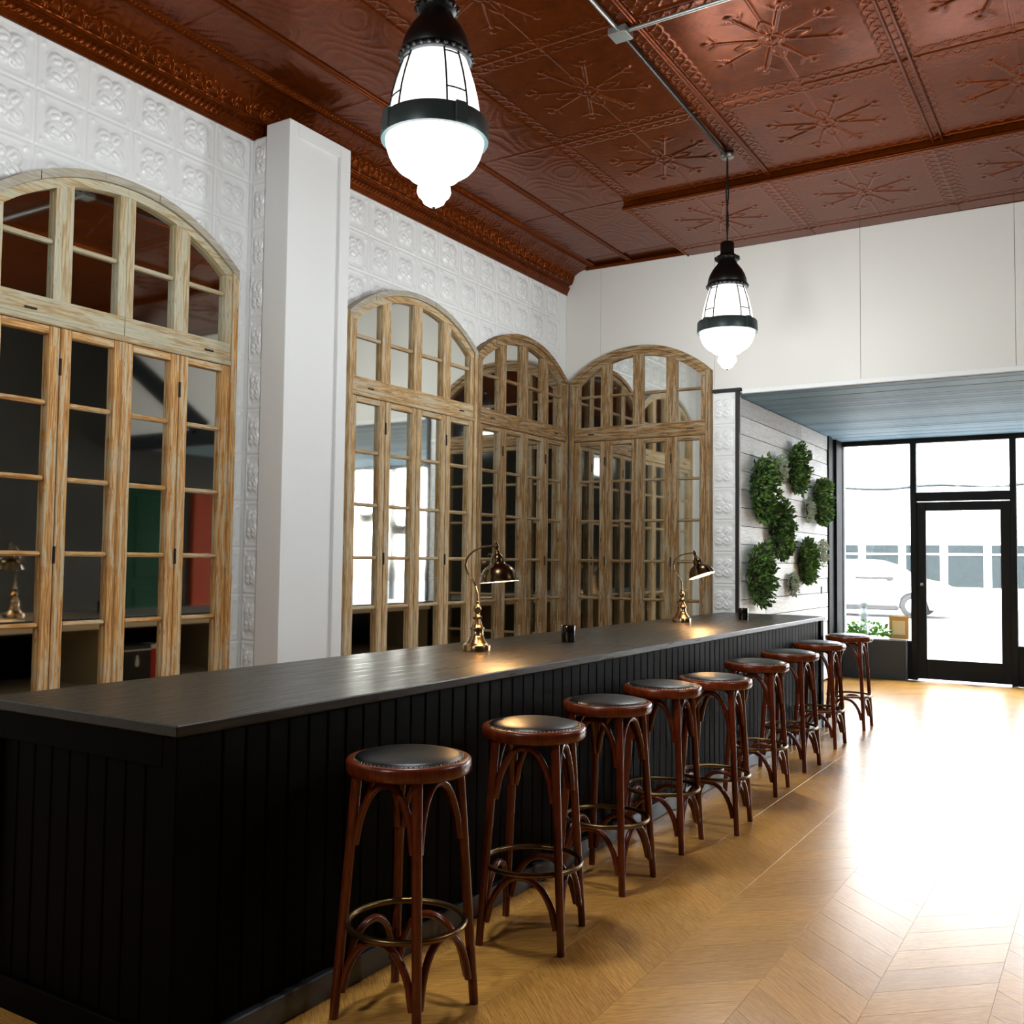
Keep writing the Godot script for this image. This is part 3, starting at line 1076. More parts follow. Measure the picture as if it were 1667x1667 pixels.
# ---------------------------------------------------------------- bar
func build_bar() -> void:
	var t := thing("bar_counter", "long black panelled bar counter with open shelves behind", "bar", Vector3(BAR_X1, 0, BAR_Z0))
	var ln := BAR_Z0 - BAR_Z1
	var wd := BAR_X1 - BAR_X0
	var under := BAR_TOP - 0.034
	# front: backing, upright boards, rail, corner posts and base board (local x = 0 is the front, z runs from 0 to -ln)
	part(t, "backing", span(Vector3(-0.05, 0.02, -ln + 0.02), Vector3(-0.02, under, -0.02)), M.black)
	var bw := 0.0885
	var n := int((ln - 0.16) / bw)
	var board := bx(Vector3.ZERO, Vector3(0.014, under - 0.07, bw - 0.004), 0.004).mesh()
	for i in n:
		piece(t, "board", board, M.black, Vector3(-0.013, (under - 0.07) * 0.5 + 0.07, -0.08 - bw * (i + 0.5)))
	for z in [-0.045, -ln + 0.045]:
		part(t, "corner_post", span(Vector3(-0.06, 0, z - 0.045), Vector3(0, under, z + 0.045), 0.004), M.black)
	part(t, "base_board", span(Vector3(-0.03, 0, -ln - 0.006), Vector3(0.022, 0.085, 0.006), 0.004), M.kick)
	# ends: boards in a frame
	for e in 2:
		var z0 := 0.0 if e == 0 else -ln
		var sg := -1.0 if e == 0 else 1.0
		part(t, "end_backing", span(Vector3(-wd + 0.02, 0.02, z0 + sg * 0.03), Vector3(-0.05, under, z0 + sg * 0.05)), M.black)
		part(t, "end_rail", span(Vector3(-wd, under - 0.09, z0), Vector3(-0.06, under, z0 + sg * 0.03), 0.003), M.black)
		part(t, "end_base", span(Vector3(-wd, 0, z0), Vector3(-0.06, 0.1, z0 + sg * 0.03), 0.003), M.black)
		part(t, "corner_post", span(Vector3(-wd, 0.0, z0), Vector3(-wd + 0.07, under, z0 + sg * 0.06), 0.004), M.black)
		var eb := bx(Vector3.ZERO, Vector3(bw - 0.004, under - 0.19, 0.014), 0.004).mesh()
		for i in 9:
			piece(t, "board", eb, M.black, Vector3(-0.06 - (i + 0.5) * bw, (under - 0.19) * 0.5 + 0.1, z0 + sg * 0.023))
	# shelves on the working side
	for y in [0.12, 0.42]:
		part(t, "shelf", span(Vector3(-wd + 0.03, y, -ln + 0.06), Vector3(-0.06, y + 0.02, -0.06), 0.002), M.bare)
	for k in 6:
		var z := -0.06 - (ln - 0.12) * k / 5.0
		part(t, "divider", span(Vector3(-wd + 0.035, 0.0, z - 0.009), Vector3(-0.06, under, z + 0.009), 0.002), M.bare)
	part(t, "back_fascia", span(Vector3(-wd - 0.006, under - 0.055, -ln + 0.07), Vector3(-wd + 0.014, under, -0.07), 0.002), M.cream, "pale unpainted board under the top, on the working side")
	# worktop
	var w := thing("countertop", "dark stained wooden bar top with worn front edge", "worktop", Vector3(BAR_X1, under, BAR_Z0))
	part(w, "slab", span(Vector3(-wd - 0.012, 0, -ln - 0.012), Vector3(0.012, 0.034, 0.012), 0.004), M.bar_top)


func build_stools() -> void:
	var t := thing("bar_stool", "", "stool", Vector3.ZERO, 0.0, "bentwood bar stools along the bar")
	var h := 0.79
	# seat rim
	var m := MB.new()
	m.lathe([Vector2(0.0, h - 0.045), Vector2(0.19, h - 0.045), Vector2(0.197, h - 0.04), Vector2(0.2, h - 0.03), Vector2(0.2, h - 0.008), Vector2(0.196, h), Vector2(0.188, h + 0.003), Vector2(0.176, h + 0.001), Vector2(0.172, h - 0.006), Vector2(0.0, h - 0.006)], 48)
	part(t, "seat_rim", m, M.mahogany)
	m = MB.new()
	var pr := [Vector2(0.174, h - 0.008), Vector2(0.175, h + 0.001)]
	for i in 9:
		var a := PI / 2 * i / 8.0
		pr.append(Vector2(0.171 * cos(a), h + 0.002 + 0.022 * sin(a)))
	m.lathe(pr, 48)
	var cu := part(t, "cushion", m, M.leather, "domed black leather cushion")
	m = MB.new()
	for i in 72:
		var a := TAU * i / 72
		m.lathe([Vector2(0.0042, -0.001), Vector2(0.003, 0.0022), Vector2(0.0, 0.003)], 6, Vector3(cos(a) * 0.1745, h + 0.0025, sin(a) * 0.1745))
	var nl := part(cu, "nailheads", m, M.brass)
	nl.set_meta("kind", "stuff")
	# legs
	var rt := 0.163
	var rb := 0.222
	for k in 4:
		var a := TAU * k / 4 + PI / 4
		var d := Vector3(cos(a), 0, sin(a))
		var path := PackedVector3Array()
		var rad := PackedFloat32Array()
		for i in 7:
			var f := i / 6.0
			path.append(d * lerpf(rt, rb, f) + Vector3(0, lerpf(h - 0.04, 0.0, f), 0))
			rad.append(lerpf(0.0175, 0.0145, f))
		m = MB.new()
		m.tube(path, rad, 12)
		part(t, "leg", m, M.mahogany)
	# bent braces: upper under the seat, lower under the ring
	for lvl in 2:
		var y_end := 0.53 if lvl == 0 else 0.085
		var y_top := 0.722 if lvl == 0 else 0.255
		for k in 4:
			var a0 := TAU * k / 4 + PI / 4
			var a1 := a0 + TAU / 4
			var path := PackedVector3Array()
			var nn := 22
			for i in nn + 1:
				var f := float(i) / nn
				var u := f * 2.0 - 1.0
				var y := y_end + (y_top - y_end) * pow(max(0.0, 1.0 - pow(absf(u), 2.3)), 0.6)
				var rr := lerpf(rb, rt, y / (h - 0.04)) - 0.004
				var p0 := Vector3(cos(a0), 0, sin(a0)) * rr
				var p1 := Vector3(cos(a1), 0, sin(a1)) * rr
				var uu := u
				var q := p0.lerp(p1, clampf(0.5 + uu * 0.5 * 0.89, 0, 1))
				path.append(q + Vector3(0, y, 0))
			m = MB.new()
			m.tube(path, PackedFloat32Array([0.0125]), 9)
			part(t, "brace", m, M.mahogany)
	# foot ring
	m = MB.new()
	var ring := PackedVector3Array()
	for i in 48:
		var a := TAU * i / 48
		ring.append(Vector3(cos(a) * 0.184, 0.278, sin(a) * 0.184))
	m.tube(ring, PackedFloat32Array([0.0095]), 10, true)
	part(t, "foot_ring", m, M.footring, "worn brass foot ring")
	var spots := [[-1.922, -2.49, 0.03], [-1.905, -3.245, 0.24], [-1.955, -3.98, -0.02], [-1.978, -4.66, 0.06], [-1.87, -5.13, 0.10], [-1.94, -6.08, 0.05], [-1.965, -6.9, -0.06], [-2.003, -7.86, 0.0], [-2.003, -8.86, 0.0]]
	var ord := ["first", "second", "third", "fourth", "fifth", "sixth", "seventh", "eighth", "ninth"]
	for i in 9:
		var lb := "%s bentwood stool from the bar's dark end, black leather seat" % ord[i]
		if i == 8:
			lb = "bentwood stool at the window end of the bar, by the planter"
		if i == 0:
			t.position = Vector3(spots[0][0], 0, spots[0][1])
			t.rotation.y = spots[0][2]
			t.set_meta("label", "bentwood stool at the dark end of the bar, farthest from the window")
		else:
			copy(t, Vector3(spots[i][0], 0, spots[i][1]), spots[i][2], lb)


# ---------------------------------------------------------------- lamps
func pendant(at: Vector3, label: String, e: float) -> void:
	var t := thing("pendant_lamp", label, "lamp", at, 0.0, "lantern pendants over the bar")
	# heights below are measured from the lowest point of the lamp
	var y0 := 2.837
	t.position.y = y0
	var m := MB.new()
	m.lathe([Vector2(0.0, 0.0), Vector2(0.02, 0.004), Vector2(0.042, 0.018), Vector2(0.05, 0.035), Vector2(0.062, 0.045), Vector2(0.069, 0.062), Vector2(0.066, 0.082), Vector2(0.055, 0.096), Vector2(0.058, 0.106), Vector2(0.08, 0.112), Vector2(0.098, 0.119), Vector2(0.108, 0.131), Vector2(0.110, 0.141), Vector2(0.132, 0.146), Vector2(0.150, 0.158), Vector2(0.170, 0.182), Vector2(0.186, 0.212), Vector2(0.197, 0.248), Vector2(0.199, 0.285)], 40)
	var bowl := part(t, "glass_bowl", m, M.opal_bowl, "glowing white glass bowl with ball tip")
	bowl.cast_shadow = GeometryInstance3D.SHADOW_CASTING_SETTING_ON
	m = MB.new()
	m.lathe([Vector2(0.0, -0.008), Vector2(0.006, -0.006), Vector2(0.007, 0.002), Vector2(0.0, 0.004)], 12)
	part(t, "tip", m, M.cast)
	var gp := [Vector2(0.190, 0.30), Vector2(0.188, 0.34), Vector2(0.182, 0.39), Vector2(0.172, 0.45), Vector2(0.157, 0.51), Vector2(0.138, 0.57), Vector2(0.117, 0.625)]
	m = MB.new()
	m.lathe(gp, 40)
	part(t, "glass_body", m, M.opal, "glowing white glass body")
	m = MB.new()
	m.lathe([Vector2(0.2, 0.268), Vector2(0.217, 0.268), Vector2(0.219, 0.275), Vector2(0.217, 0.34), Vector2(0.212, 0.35), Vector2(0.192, 0.352), Vector2(0.2, 0.34), Vector2(0.2, 0.268)], 40)
	var bd := part(t, "band", m, M.band, "dark grey green metal band")
	for k in 4:
		var a := TAU * k / 4 + 0.45
		m = MB.new()
		m.box(Vector3(cos(a) * 0.213, 0.312, sin(a) * 0.213), Vector3(0.02, 0.085, 0.05), 0.004, Basis(Vector3.UP, -a))
		part(bd, "clip", m, M.band)
	for k in 4:
		m = MB.new()
		for sg in [-1.0, 1.0]:
			var path := PackedVector3Array()
			for p in gp:
				var a: float = TAU * k / 4 + 0.45 + sg * 0.24
				path.append(Vector3(cos(a) * (p.x + 0.004), p.y, sin(a) * (p.x + 0.004)))
			m.tube(path, PackedFloat32Array([0.004]), 6)
		for yy in [0.42, 0.585]:
			var rr := 0.178 if yy < 0.5 else 0.133
			var path := PackedVector3Array()
			for i in 5:
				var a: float = TAU * k / 4 + 0.45 + lerpf(-0.24, 0.24, i / 4.0)
				path.append(Vector3(cos(a) * (rr + 0.004), yy, sin(a) * (rr + 0.004)))
			m.tube(path, PackedFloat32Array([0.0034]), 6)
		part(t, "cage_ladder", m, M.cast)
	m = MB.new()
	m.lathe([Vector2(0.112, 0.60), Vector2(0.138, 0.598), Vector2(0.146, 0.606), Vector2(0.146, 0.622), Vector2(0.139, 0.63), Vector2(0.142, 0.642), Vector2(0.138, 0.665), Vector2(0.126, 0.70), Vector2(0.105, 0.738), Vector2(0.082, 0.768), Vector2(0.07, 0.785), Vector2(0.066, 0.797), Vector2(0.078, 0.805), Vector2(0.086, 0.818), Vector2(0.084, 0.832), Vector2(0.07, 0.842), Vector2(0.054, 0.852), Vector2(0.05, 0.862), Vector2(0.05, 0.935), Vector2(0.042, 0.945), Vector2(0.012, 0.95), Vector2(0.0, 0.95)], 40)
	var cap := part(t, "cap", m, M.cast, "black cast metal cap with beaded rim")
	m = MB.new()
	for i in 28:
		var a := TAU * i / 28
		m.lathe([Vector2(0.0, -0.011), Vector2(0.008, -0.007), Vector2(0.011, 0.0), Vector2(0.008, 0.007), Vector2(0.0, 0.011)], 8, Vector3(cos(a) * 0.145, 0.614, sin(a) * 0.145))
	for i in 12:
		var a := TAU * i / 12
		m.lathe([Vector2(0.0, -0.014), Vector2(0.010, -0.008), Vector2(0.013, 0.0), Vector2(0.010, 0.008), Vector2(0.0, 0.014)], 8, Vector3(cos(a) * 0.082, 0.822, sin(a) * 0.082))
	var bds := part(cap, "beading", m, M.cast)
	bds.set_meta("kind", "stuff")
	var top := CEIL - y0
	for k in 2:
		m = MB.new()
		var path := PackedVector3Array()
		for i in 15:
			var f := i / 14.0
			path.append(Vector3(sin(f * 9.0 + k * PI) * 0.008 * sin(f * PI), lerpf(0.945, top - 0.02, f), cos(f * 9.0 + k * PI) * 0.011 * sin(f * PI)))
		m.tube(path, PackedFloat32Array([0.0055]), 8)
		part(t, "cord", m, M.cord)
	m = MB.new()
	m.lathe([Vector2(0.0, top - 0.035), Vector2(0.045, top - 0.035), Vector2(0.05, top - 0.03), Vector2(0.05, top - 0.012), Vector2(0.0, top - 0.012)], 24)
	part(t, "canopy", m, M.steel)
	omni(t, Vector3(0, 0.16, 0), Color(0.95, 0.985, 1.0), e, 0.14)
	omni(t, Vector3(0, 0.44, 0), Color(0.95, 0.985, 1.0), e * 1.25, 0.12)


func build_pendants() -> void:
	pendant(Vector3(-2.314, 0, -3.098), "lantern pendant over the dark end of the bar, glowing white", 1.8)
	pendant(Vector3(-2.396, 0, -6.822), "lantern pendant hanging before the smooth white end wall, glowing white", 1.95)
	pendant(Vector3(-2.28, 0, 0.62), "lantern pendant over the floor beyond the dark end of the bar", 2.1)
	pendant(Vector3(0.9, 0, -4.82), "lantern pendant over the open floor, away from the bar", 1.9)
	# conduit and junction box on the ceiling
	var c := thing("conduit", "grey metal conduit with square junction box on the copper ceiling", "pipe", Vector3(-2.34, CEIL - 0.028, -4.874))
	var m := MB.new()
	m.tube(PackedVector3Array([Vector3(0.0, 0, 0.05), Vector3(0.02, 0, 1.72)]), PackedFloat32Array([0.012]), 10)
	part(c, "pipe", m, M.steel)
	m = MB.new()
	m.tube(PackedVector3Array([Vector3(0.0, 0, -0.05), Vector3(-0.052, 0, -1.895)]), PackedFloat32Array([0.012]), 10)
	part(c, "pipe", m, M.cast)
	m = MB.new()
	m.tube(PackedVector3Array([Vector3(0.05, 0, 0), Vector3(3.18, 0, 0.054)]), PackedFloat32Array([0.012]), 10)
	part(c, "pipe", m, M.steel)
	part(c, "junction_box", bx(Vector3(0, -0.008, 0), Vector3(0.11, 0.045, 0.11), 0.004), M.steel)


func table_lamp(at: Vector3, turn: float, tilt: float, label: String) -> void:
	var t := thing("desk_lamp", label, "lamp", at, turn, "brass lamps on the bar top")
	var m := MB.new()
	m.lathe([Vector2(0.0, 0.0), Vector2(0.0715, 0.0), Vector2(0.0715, 0.03), Vector2(0.069, 0.034), Vector2(0.063, 0.036), Vector2(0.057, 0.044), Vector2(0.048, 0.056), Vector2(0.040, 0.068), Vector2(0.036, 0.078), Vector2(0.0335, 0.08), Vector2(0.0335, 0.112), Vector2(0.038, 0.115), Vector2(0.038, 0.12), Vector2(0.031, 0.126), Vector2(0.025, 0.14), Vector2(0.019, 0.155), Vector2(0.017, 0.161), Vector2(0.024, 0.166), Vector2(0.026, 0.174), Vector2(0.018, 0.18), Vector2(0.012, 0.187), Vector2(0.012, 0.195), Vector2(0.018, 0.203), Vector2(0.021, 0.215), Vector2(0.018, 0.228), Vector2(0.010, 0.237), Vector2(0.009, 0.244), Vector2(0.011, 0.248), Vector2(0.008, 0.254), Vector2(0.0, 0.254)], 32)
	part(t, "base", m, M.brass)
	# swan neck, in the x-y plane; x points where the shade does
	var raw := [Vector2(0.0, 0.25), Vector2(-0.003, 0.30), Vector2(-0.022, 0.35), Vector2(-0.055, 0.392), Vector2(-0.069, 0.43), Vector2(-0.062, 0.47), Vector2(-0.033, 0.502), Vector2(0.012, 0.525), Vector2(0.075, 0.534), Vector2(0.10, 0.534)]
	var cv := Curve3D.new()
	for i in raw.size():
		var p0: Vector2 = raw[maxi(i - 1, 0)]
		var p1: Vector2 = raw[mini(i + 1, raw.size() - 1)]
		var tg := (p1 - p0) / 6.0
		cv.add_point(Vector3(raw[i].x, raw[i].y, 0), Vector3(-tg.x, -tg.y, 0), Vector3(tg.x, tg.y, 0))
	cv.bake_interval = 0.012
	m = MB.new()
	m.tube(cv.get_baked_points(), PackedFloat32Array([0.0058]), 10)
	part(t, "neck", m, M.brass)
	var hd := Vector3(0.103, 0.534, 0)
	var b := Basis(Vector3(0, 0, 1), tilt)
	m = MB.new()
	m.lathe([Vector2(0.0, 0.022), Vector2(0.006, 0.021), Vector2(0.008, 0.015), Vector2(0.006, 0.010), Vector2(0.012, 0.006), Vector2(0.014, -0.004), Vector2(0.011, -0.014), Vector2(0.009, -0.02), Vector2(0.013, -0.026), Vector2(0.0, -0.026)], 20, hd, b)
	part(t, "joint", m, M.bronze)
	# shade: shouldered bell, with thickness
	var so := [Vector2(0.099, -0.180), Vector2(0.102, -0.181), Vector2(0.099, -0.174), Vector2(0.095, -0.160), Vector2(0.090, -0.143), Vector2(0.083, -0.127), Vector2(0.073, -0.113), Vector2(0.061, -0.103), Vector2(0.049, -0.097), Vector2(0.040, -0.092), Vector2(0.036, -0.083), Vector2(0.034, -0.068), Vector2(0.030, -0.054), Vector2(0.022, -0.044), Vector2(0.015, -0.037), Vector2(0.012, -0.024)]
	m = MB.new()
	m.lathe(so, 36, hd, b)
	var sh := part(t, "shade", m, M.bronze, "bell shaped brown bronze shade")
	m = MB.new()
	var si := []
	for i in range(1, so.size() - 1):
		si.append(Vector2(max(so[i].x - 0.0025, 0.0), so[i].y - 0.0005))
	si.reverse()
	m.lathe(si, 36, hd, b)
	part(sh, "lining", m, M.shade_in, "pale inside of the shade")
	m = MB.new()
	m.lathe([Vector2(0.0, -0.168), Vector2(0.014, -0.164), Vector2(0.024, -0.15), Vector2(0.026, -0.135), Vector2(0.02, -0.115), Vector2(0.013, -0.10), Vector2(0.012, -0.07), Vector2(0.0, -0.07)], 20, hd, b)
	part(t, "bulb", m, M.warm, "glowing warm bulb")
	omni(t, hd + b * Vector3(0, -0.14, 0), Color(1.0, 0.78, 0.52), 0.55, 0.024)


func build_table_lamps() -> void:
	table_lamp(Vector3(-2.764, BAR_TOP, -4.124), 0.15, 0.10, "brass swan neck lamp with level shade, nearer the white pillar")
	table_lamp(Vector3(-2.852, BAR_TOP, -7.093), 0.0, 0.34, "brass swan neck lamp with tilted shade, before the end wall door")


# ---------------------------------------------------------------- small things
func build_small_things() -> void:
	for k in 2:
		var at: Vector3 = [Vector3(-2.669, BAR_TOP, -4.921), Vector3(-2.585, BAR_TOP, -7.752)][k]
		var lb: String = ["black candle tumbler on the bar between the two brass lamps", "black candle tumbler on the bar nearest the wreath wall"][k]
		var t := thing("votive", lb, "candle holder", at, 0.4, "black candle tumblers")
		var m := MB.new()
		m.lathe([Vector2(0.0, 0.0), Vector2(0.036, 0.0), Vector2(0.039, 0.004), Vector2(0.041, 0.092), Vector2(0.0395, 0.095), Vector2(0.038, 0.092), Vector2(0.036, 0.012), Vector2(0.0, 0.012)], 32)
		part(t, "tumbler", m, M.votive)
		m = MB.new()
		m.lathe([Vector2(0.0355, 0.011), Vector2(0.0365, 0.05), Vector2(0.0, 0.051)], 24)
		part(t, "wax", m, M.paper)
	# stock under the counter, seen in the mirrors
	var b := thing("black_box", "black carton with a white bottle mark on the shelf behind the bar", "box", Vector3(-2.97, 0.44, -4.96), 0.0)
	part(b, "carton", bx(Vector3(0, 0.14, 0), Vector3(0.2, 0.28, 0.26), 0.003), M.blackbox)
	part(b, "lid_edge", bx(Vector3(-0.1005, 0.24, 0), Vector3(0.003, 0.009, 0.255), 0.001), M.paper)
	var mk := MB.new()
	mk.strip(PackedFloat32Array([-0.016, -0.007, 0.007, 0.016]), PackedFloat32Array([0.12, 0.112, 0.112, 0.12]), PackedFloat32Array([0.15, 0.2, 0.2, 0.15]), -0.001, 0.001)
	var mo := part(b, "bottle_mark", mk, M.paper)
	mo.transform = Transform3D(Basis(Vector3.UP, -PI / 2), Vector3(-0.1015, 0, 0))
	var r := thing("red_box", "red and white carton beside the black carton behind the bar", "box", Vector3(-2.97, 0.44, -5.16), 0.1)
	part(r, "carton", bx(Vector3(0, 0.12, 0), Vector3(0.16, 0.24, 0.09), 0.003), M.redbox)
	part(r, "flap", bx(Vector3(0, 0.258, 0), Vector3(0.16, 0.036, 0.09), 0.003), M.paper)


func leaf_cloud(count: int, rr: float, r2: float, size: float, sd: int, depth: float) -> MB:
	# small folded leaves set round a ring standing in the x-y plane; z points off the wall
	var g := RandomNumberGenerator.new()
	g.seed = sd
	var m := MB.new()
	for i in count:
		var a := g.randf() * TAU
		var b := g.randf() * TAU
		var rad := r2 * sqrt(g.randf_range(0.25, 1.0)) * (0.82 + 0.25 * sin(a * 7.0 + sd))
		var c := Vector3(cos(a) * (rr + cos(b) * rad), sin(a) * (rr + cos(b) * rad), (0.5 + 0.5 * sin(b)) * rad * 2.0 * depth + 0.012)
		var out := Vector3(cos(a) * cos(b), sin(a) * cos(b), sin(b) * 0.8 + 0.35)
		var d := (out + Vector3(g.randf_range(-1, 1), g.randf_range(-1, 1), g.randf_range(-0.4, 1)) * 0.8).normalized()
		var sdv := d.cross(Vector3(g.randf_range(-1, 1), g.randf_range(-1, 1), g.randf_range(-1, 1))).normalized()
		var up := d.cross(sdv)
		var s := size * g.randf_range(0.7, 1.3)
		var p0 := c
		var p1 := c + d * s
		var mid := c + d * s * 0.5
		var q0 := mid + sdv * s * 0.3 + up * s * 0.08
		var q1 := mid - sdv * s * 0.3 + up * s * 0.08
		p1.z = maxf(p1.z, 0.004)
		q0.z = maxf(q0.z, 0.004)
		q1.z = maxf(q1.z, 0.004)
		m.tri(p0, q0, p1)
		m.tri(p0, p1, q1)
	return m


func build_wreaths() -> void:
	var face := Basis(Vector3.UP, PI / 2)
	var big := [
		["large boxwood wreath hanging uppermost beside the tin strip", 2.14, -9.42, 0.34],
		["round boxwood wreath hanging highest on the board wall", 2.455, -10.67, 0.285],
		["boxwood wreath at the shop window's frame on the board wall", 2.15, -11.66, 0.285],
		["boxwood wreath in the middle of the board wall group", 1.755, -10.03, 0.31],
		["dense boxwood wreath hanging lowest, just above the bar top", 1.30, -9.32, 0.315],
		["open boxwood wreath with a see-through ring, low near the window", 1.44, -11.04, 0.27]]
	var i := 0
	for w in big:
		var t := thing("wreath", w[0], "wreath", Vector3(PLANK_X + 0.01, w[1], w[2]), PI / 2, "boxwood wreaths on the board wall")
		var R: float = w[3]
		var m := MB.new()
		var ring := PackedVector3Array()
		for k in 28:
			var a := TAU * k / 28
			ring.append(Vector3(cos(a) * R * 0.6, sin(a) * R * 0.6, 0.05))
		m.tube(ring, PackedFloat32Array([0.022]), 7, true)
		part(t, "twig_ring", m, M.twig)
		for q in 3:
			var f := part(t, "foliage", leaf_cloud(620, R * 0.6, R * (0.40 if i < 5 else 0.34), 0.05, 40 + i * 5 + q, 0.55), M["leaf%d" % q])
			f.set_meta("kind", "stuff")
		i += 1
	var small := [["small grey sage wreath tucked between the two highest boxwood wreaths", 2.41, -10.08, 0.15], ["small grey sage wreath beside the window frame wreath", 2.03, -11.18, 0.14], ["small grey sage wreath hanging below the open wreath", 1.2, -10.5, 0.125], ["small grey sage wreath half behind the open wreath", 1.55, -11.72, 0.16]]
	for w in small:
		var t := thing("sage_wreath", w[0], "wreath", Vector3(PLANK_X + 0.01, w[1], w[2]), PI / 2, "small sage wreaths on the board wall")
		var R: float = w[3]
		var m := MB.new()
		var ring := PackedVector3Array()
		for k in 20:
			var a := TAU * k / 20
			ring.append(Vector3(cos(a) * R * 0.62, sin(a) * R * 0.62, 0.03))
		m.tube(ring, PackedFloat32Array([0.012]), 6, true)
		part(t, "twig_ring", m, M.twig)
		var f := part(t, "foliage", leaf_cloud(520, R * 0.62, R * 0.4, 0.034, 90 + i, 0.6), M.sage)
		f.set_meta("kind", "stuff")
		i += 1


func build_right_side() -> void:
	# seen in the mirrors only: a green panelled door, a rust red pilaster and dark timbers
	var g := thing("green_door", "dark green panelled door in the wall across from the wreaths", "door", Vector3(RIGHT_X - 0.006, 0, -9.4), 0.0)
	part(g, "slab", span(Vector3(-0.05, 0, -0.55), Vector3(0, 2.5, 0.45), 0.004), M.greendoor)
	for y in [[0.2, 0.95], [1.1, 2.3]]:
		part(g, "panel", span(Vector3(-0.065, y[0], -0.38), Vector3(-0.05, y[1], 0.28), 0.012), M.greendoor)
	var p := thing("pilaster", "rust red wooden pilaster beside the green door", "pilaster", Vector3(RIGHT_X - 0.006, 0, -10.35))
	part(p, "shaft", span(Vector3(-0.08, 0, -0.2), Vector3(0, 2.4, 0.2), 0.006), M.rust)
	var b := thing("timber_brace", "dark timber stair brace against the wall over the green door", "beam", Vector3(RIGHT_X - 0.01, 2.9, EZ))
	part(b, "beam", span(Vector3(-2.2, 0.0, 0.02), Vector3(0, 0.2, 0.16), 0.006), M.darkframe)
	var m := MB.new()
	m.box(Vector3(-1.1, 0.75, 0.1), Vector3(1.9, 0.22, 0.12), 0.006, Basis(Vector3(0, 0, 1), 0.6))
	part(b, "brace", m, M.darkframe)


	for k in 2:
		var lb: String = ["hanging fern before the middle shop window", "hanging fern before the shop window nearest the green door"][k]
		var f := thing("hanging_fern", lb, "plant", [Vector3(0.22, 1.8, -12.4), Vector3(1.0, 2.0, -12.45)][k], 0.0, "ferns hanging in the shop windows")
		m = MB.new()
		m.lathe([Vector2(0.0, 0.0), Vector2(0.1, 0.0), Vector2(0.13, 0.06), Vector2(0.15, 0.14), Vector2(0.14, 0.15), Vector2(0.0, 0.13)], 20)
		part(f, "basket", m, M.twig)
		m = MB.new()
		m.tube(PackedVector3Array([Vector3(0, 0.13, 0), Vector3(0, SOFFIT - f.position.y - 0.004, 0)]), PackedFloat32Array([0.005]), 6)
		part(f, "hanger", m, M.cast)
		m = MB.new()
		var g2 := RandomNumberGenerator.new()
		g2.seed = 70 + k
		for i in 46:
			var a := g2.randf() * TAU
			var out := Vector3(cos(a), 0, sin(a))
			var side := Vector3(-sin(a), 0, cos(a))
			var ln := g2.randf_range(0.25, 0.5)
			var rise := g2.randf_range(0.05, 0.28)
			for q in 12:
				var u := (q + 0.5) / 12.0
				var c := out * (0.05 + ln * 0.62 * sin(u * 1.7)) + Vector3(0, 0.14 + rise * sin(u * 2.6) - ln * 0.9 * u * u, 0)
				for sg in [-1.0, 1.0]:
					var w: float = 0.085 * (1.0 - u * 0.7)
					m.tri(c, c + out * 0.018 + side * sg * w - Vector3(0, 0.01, 0), c + out * 0.06)
		var fr := part(f, "fronds", m, M.leaf0)
		fr.set_meta("kind", "stuff")
	var es := thing("easel", "dark folding display easel near the shop window", "easel", Vector3(1.05, 0, -11.9))
	for lg in [[Vector3(-0.3, 0, 0.15), Vector3(-0.06, 1.7, 0)], [Vector3(0.3, 0, 0.15), Vector3(0.06, 1.7, 0)], [Vector3(0, 0, -0.45), Vector3(0, 1.62, -0.02)]]:
		m = MB.new()
		m.tube(PackedVector3Array([lg[0], lg[1]]), PackedFloat32Array([0.022]), 8)
		part(es, "leg", m, M.cast)
	part(es, "ledge", bx(Vector3(0, 0.75, 0.12), Vector3(0.6, 0.04, 0.06), 0.004), M.cast)


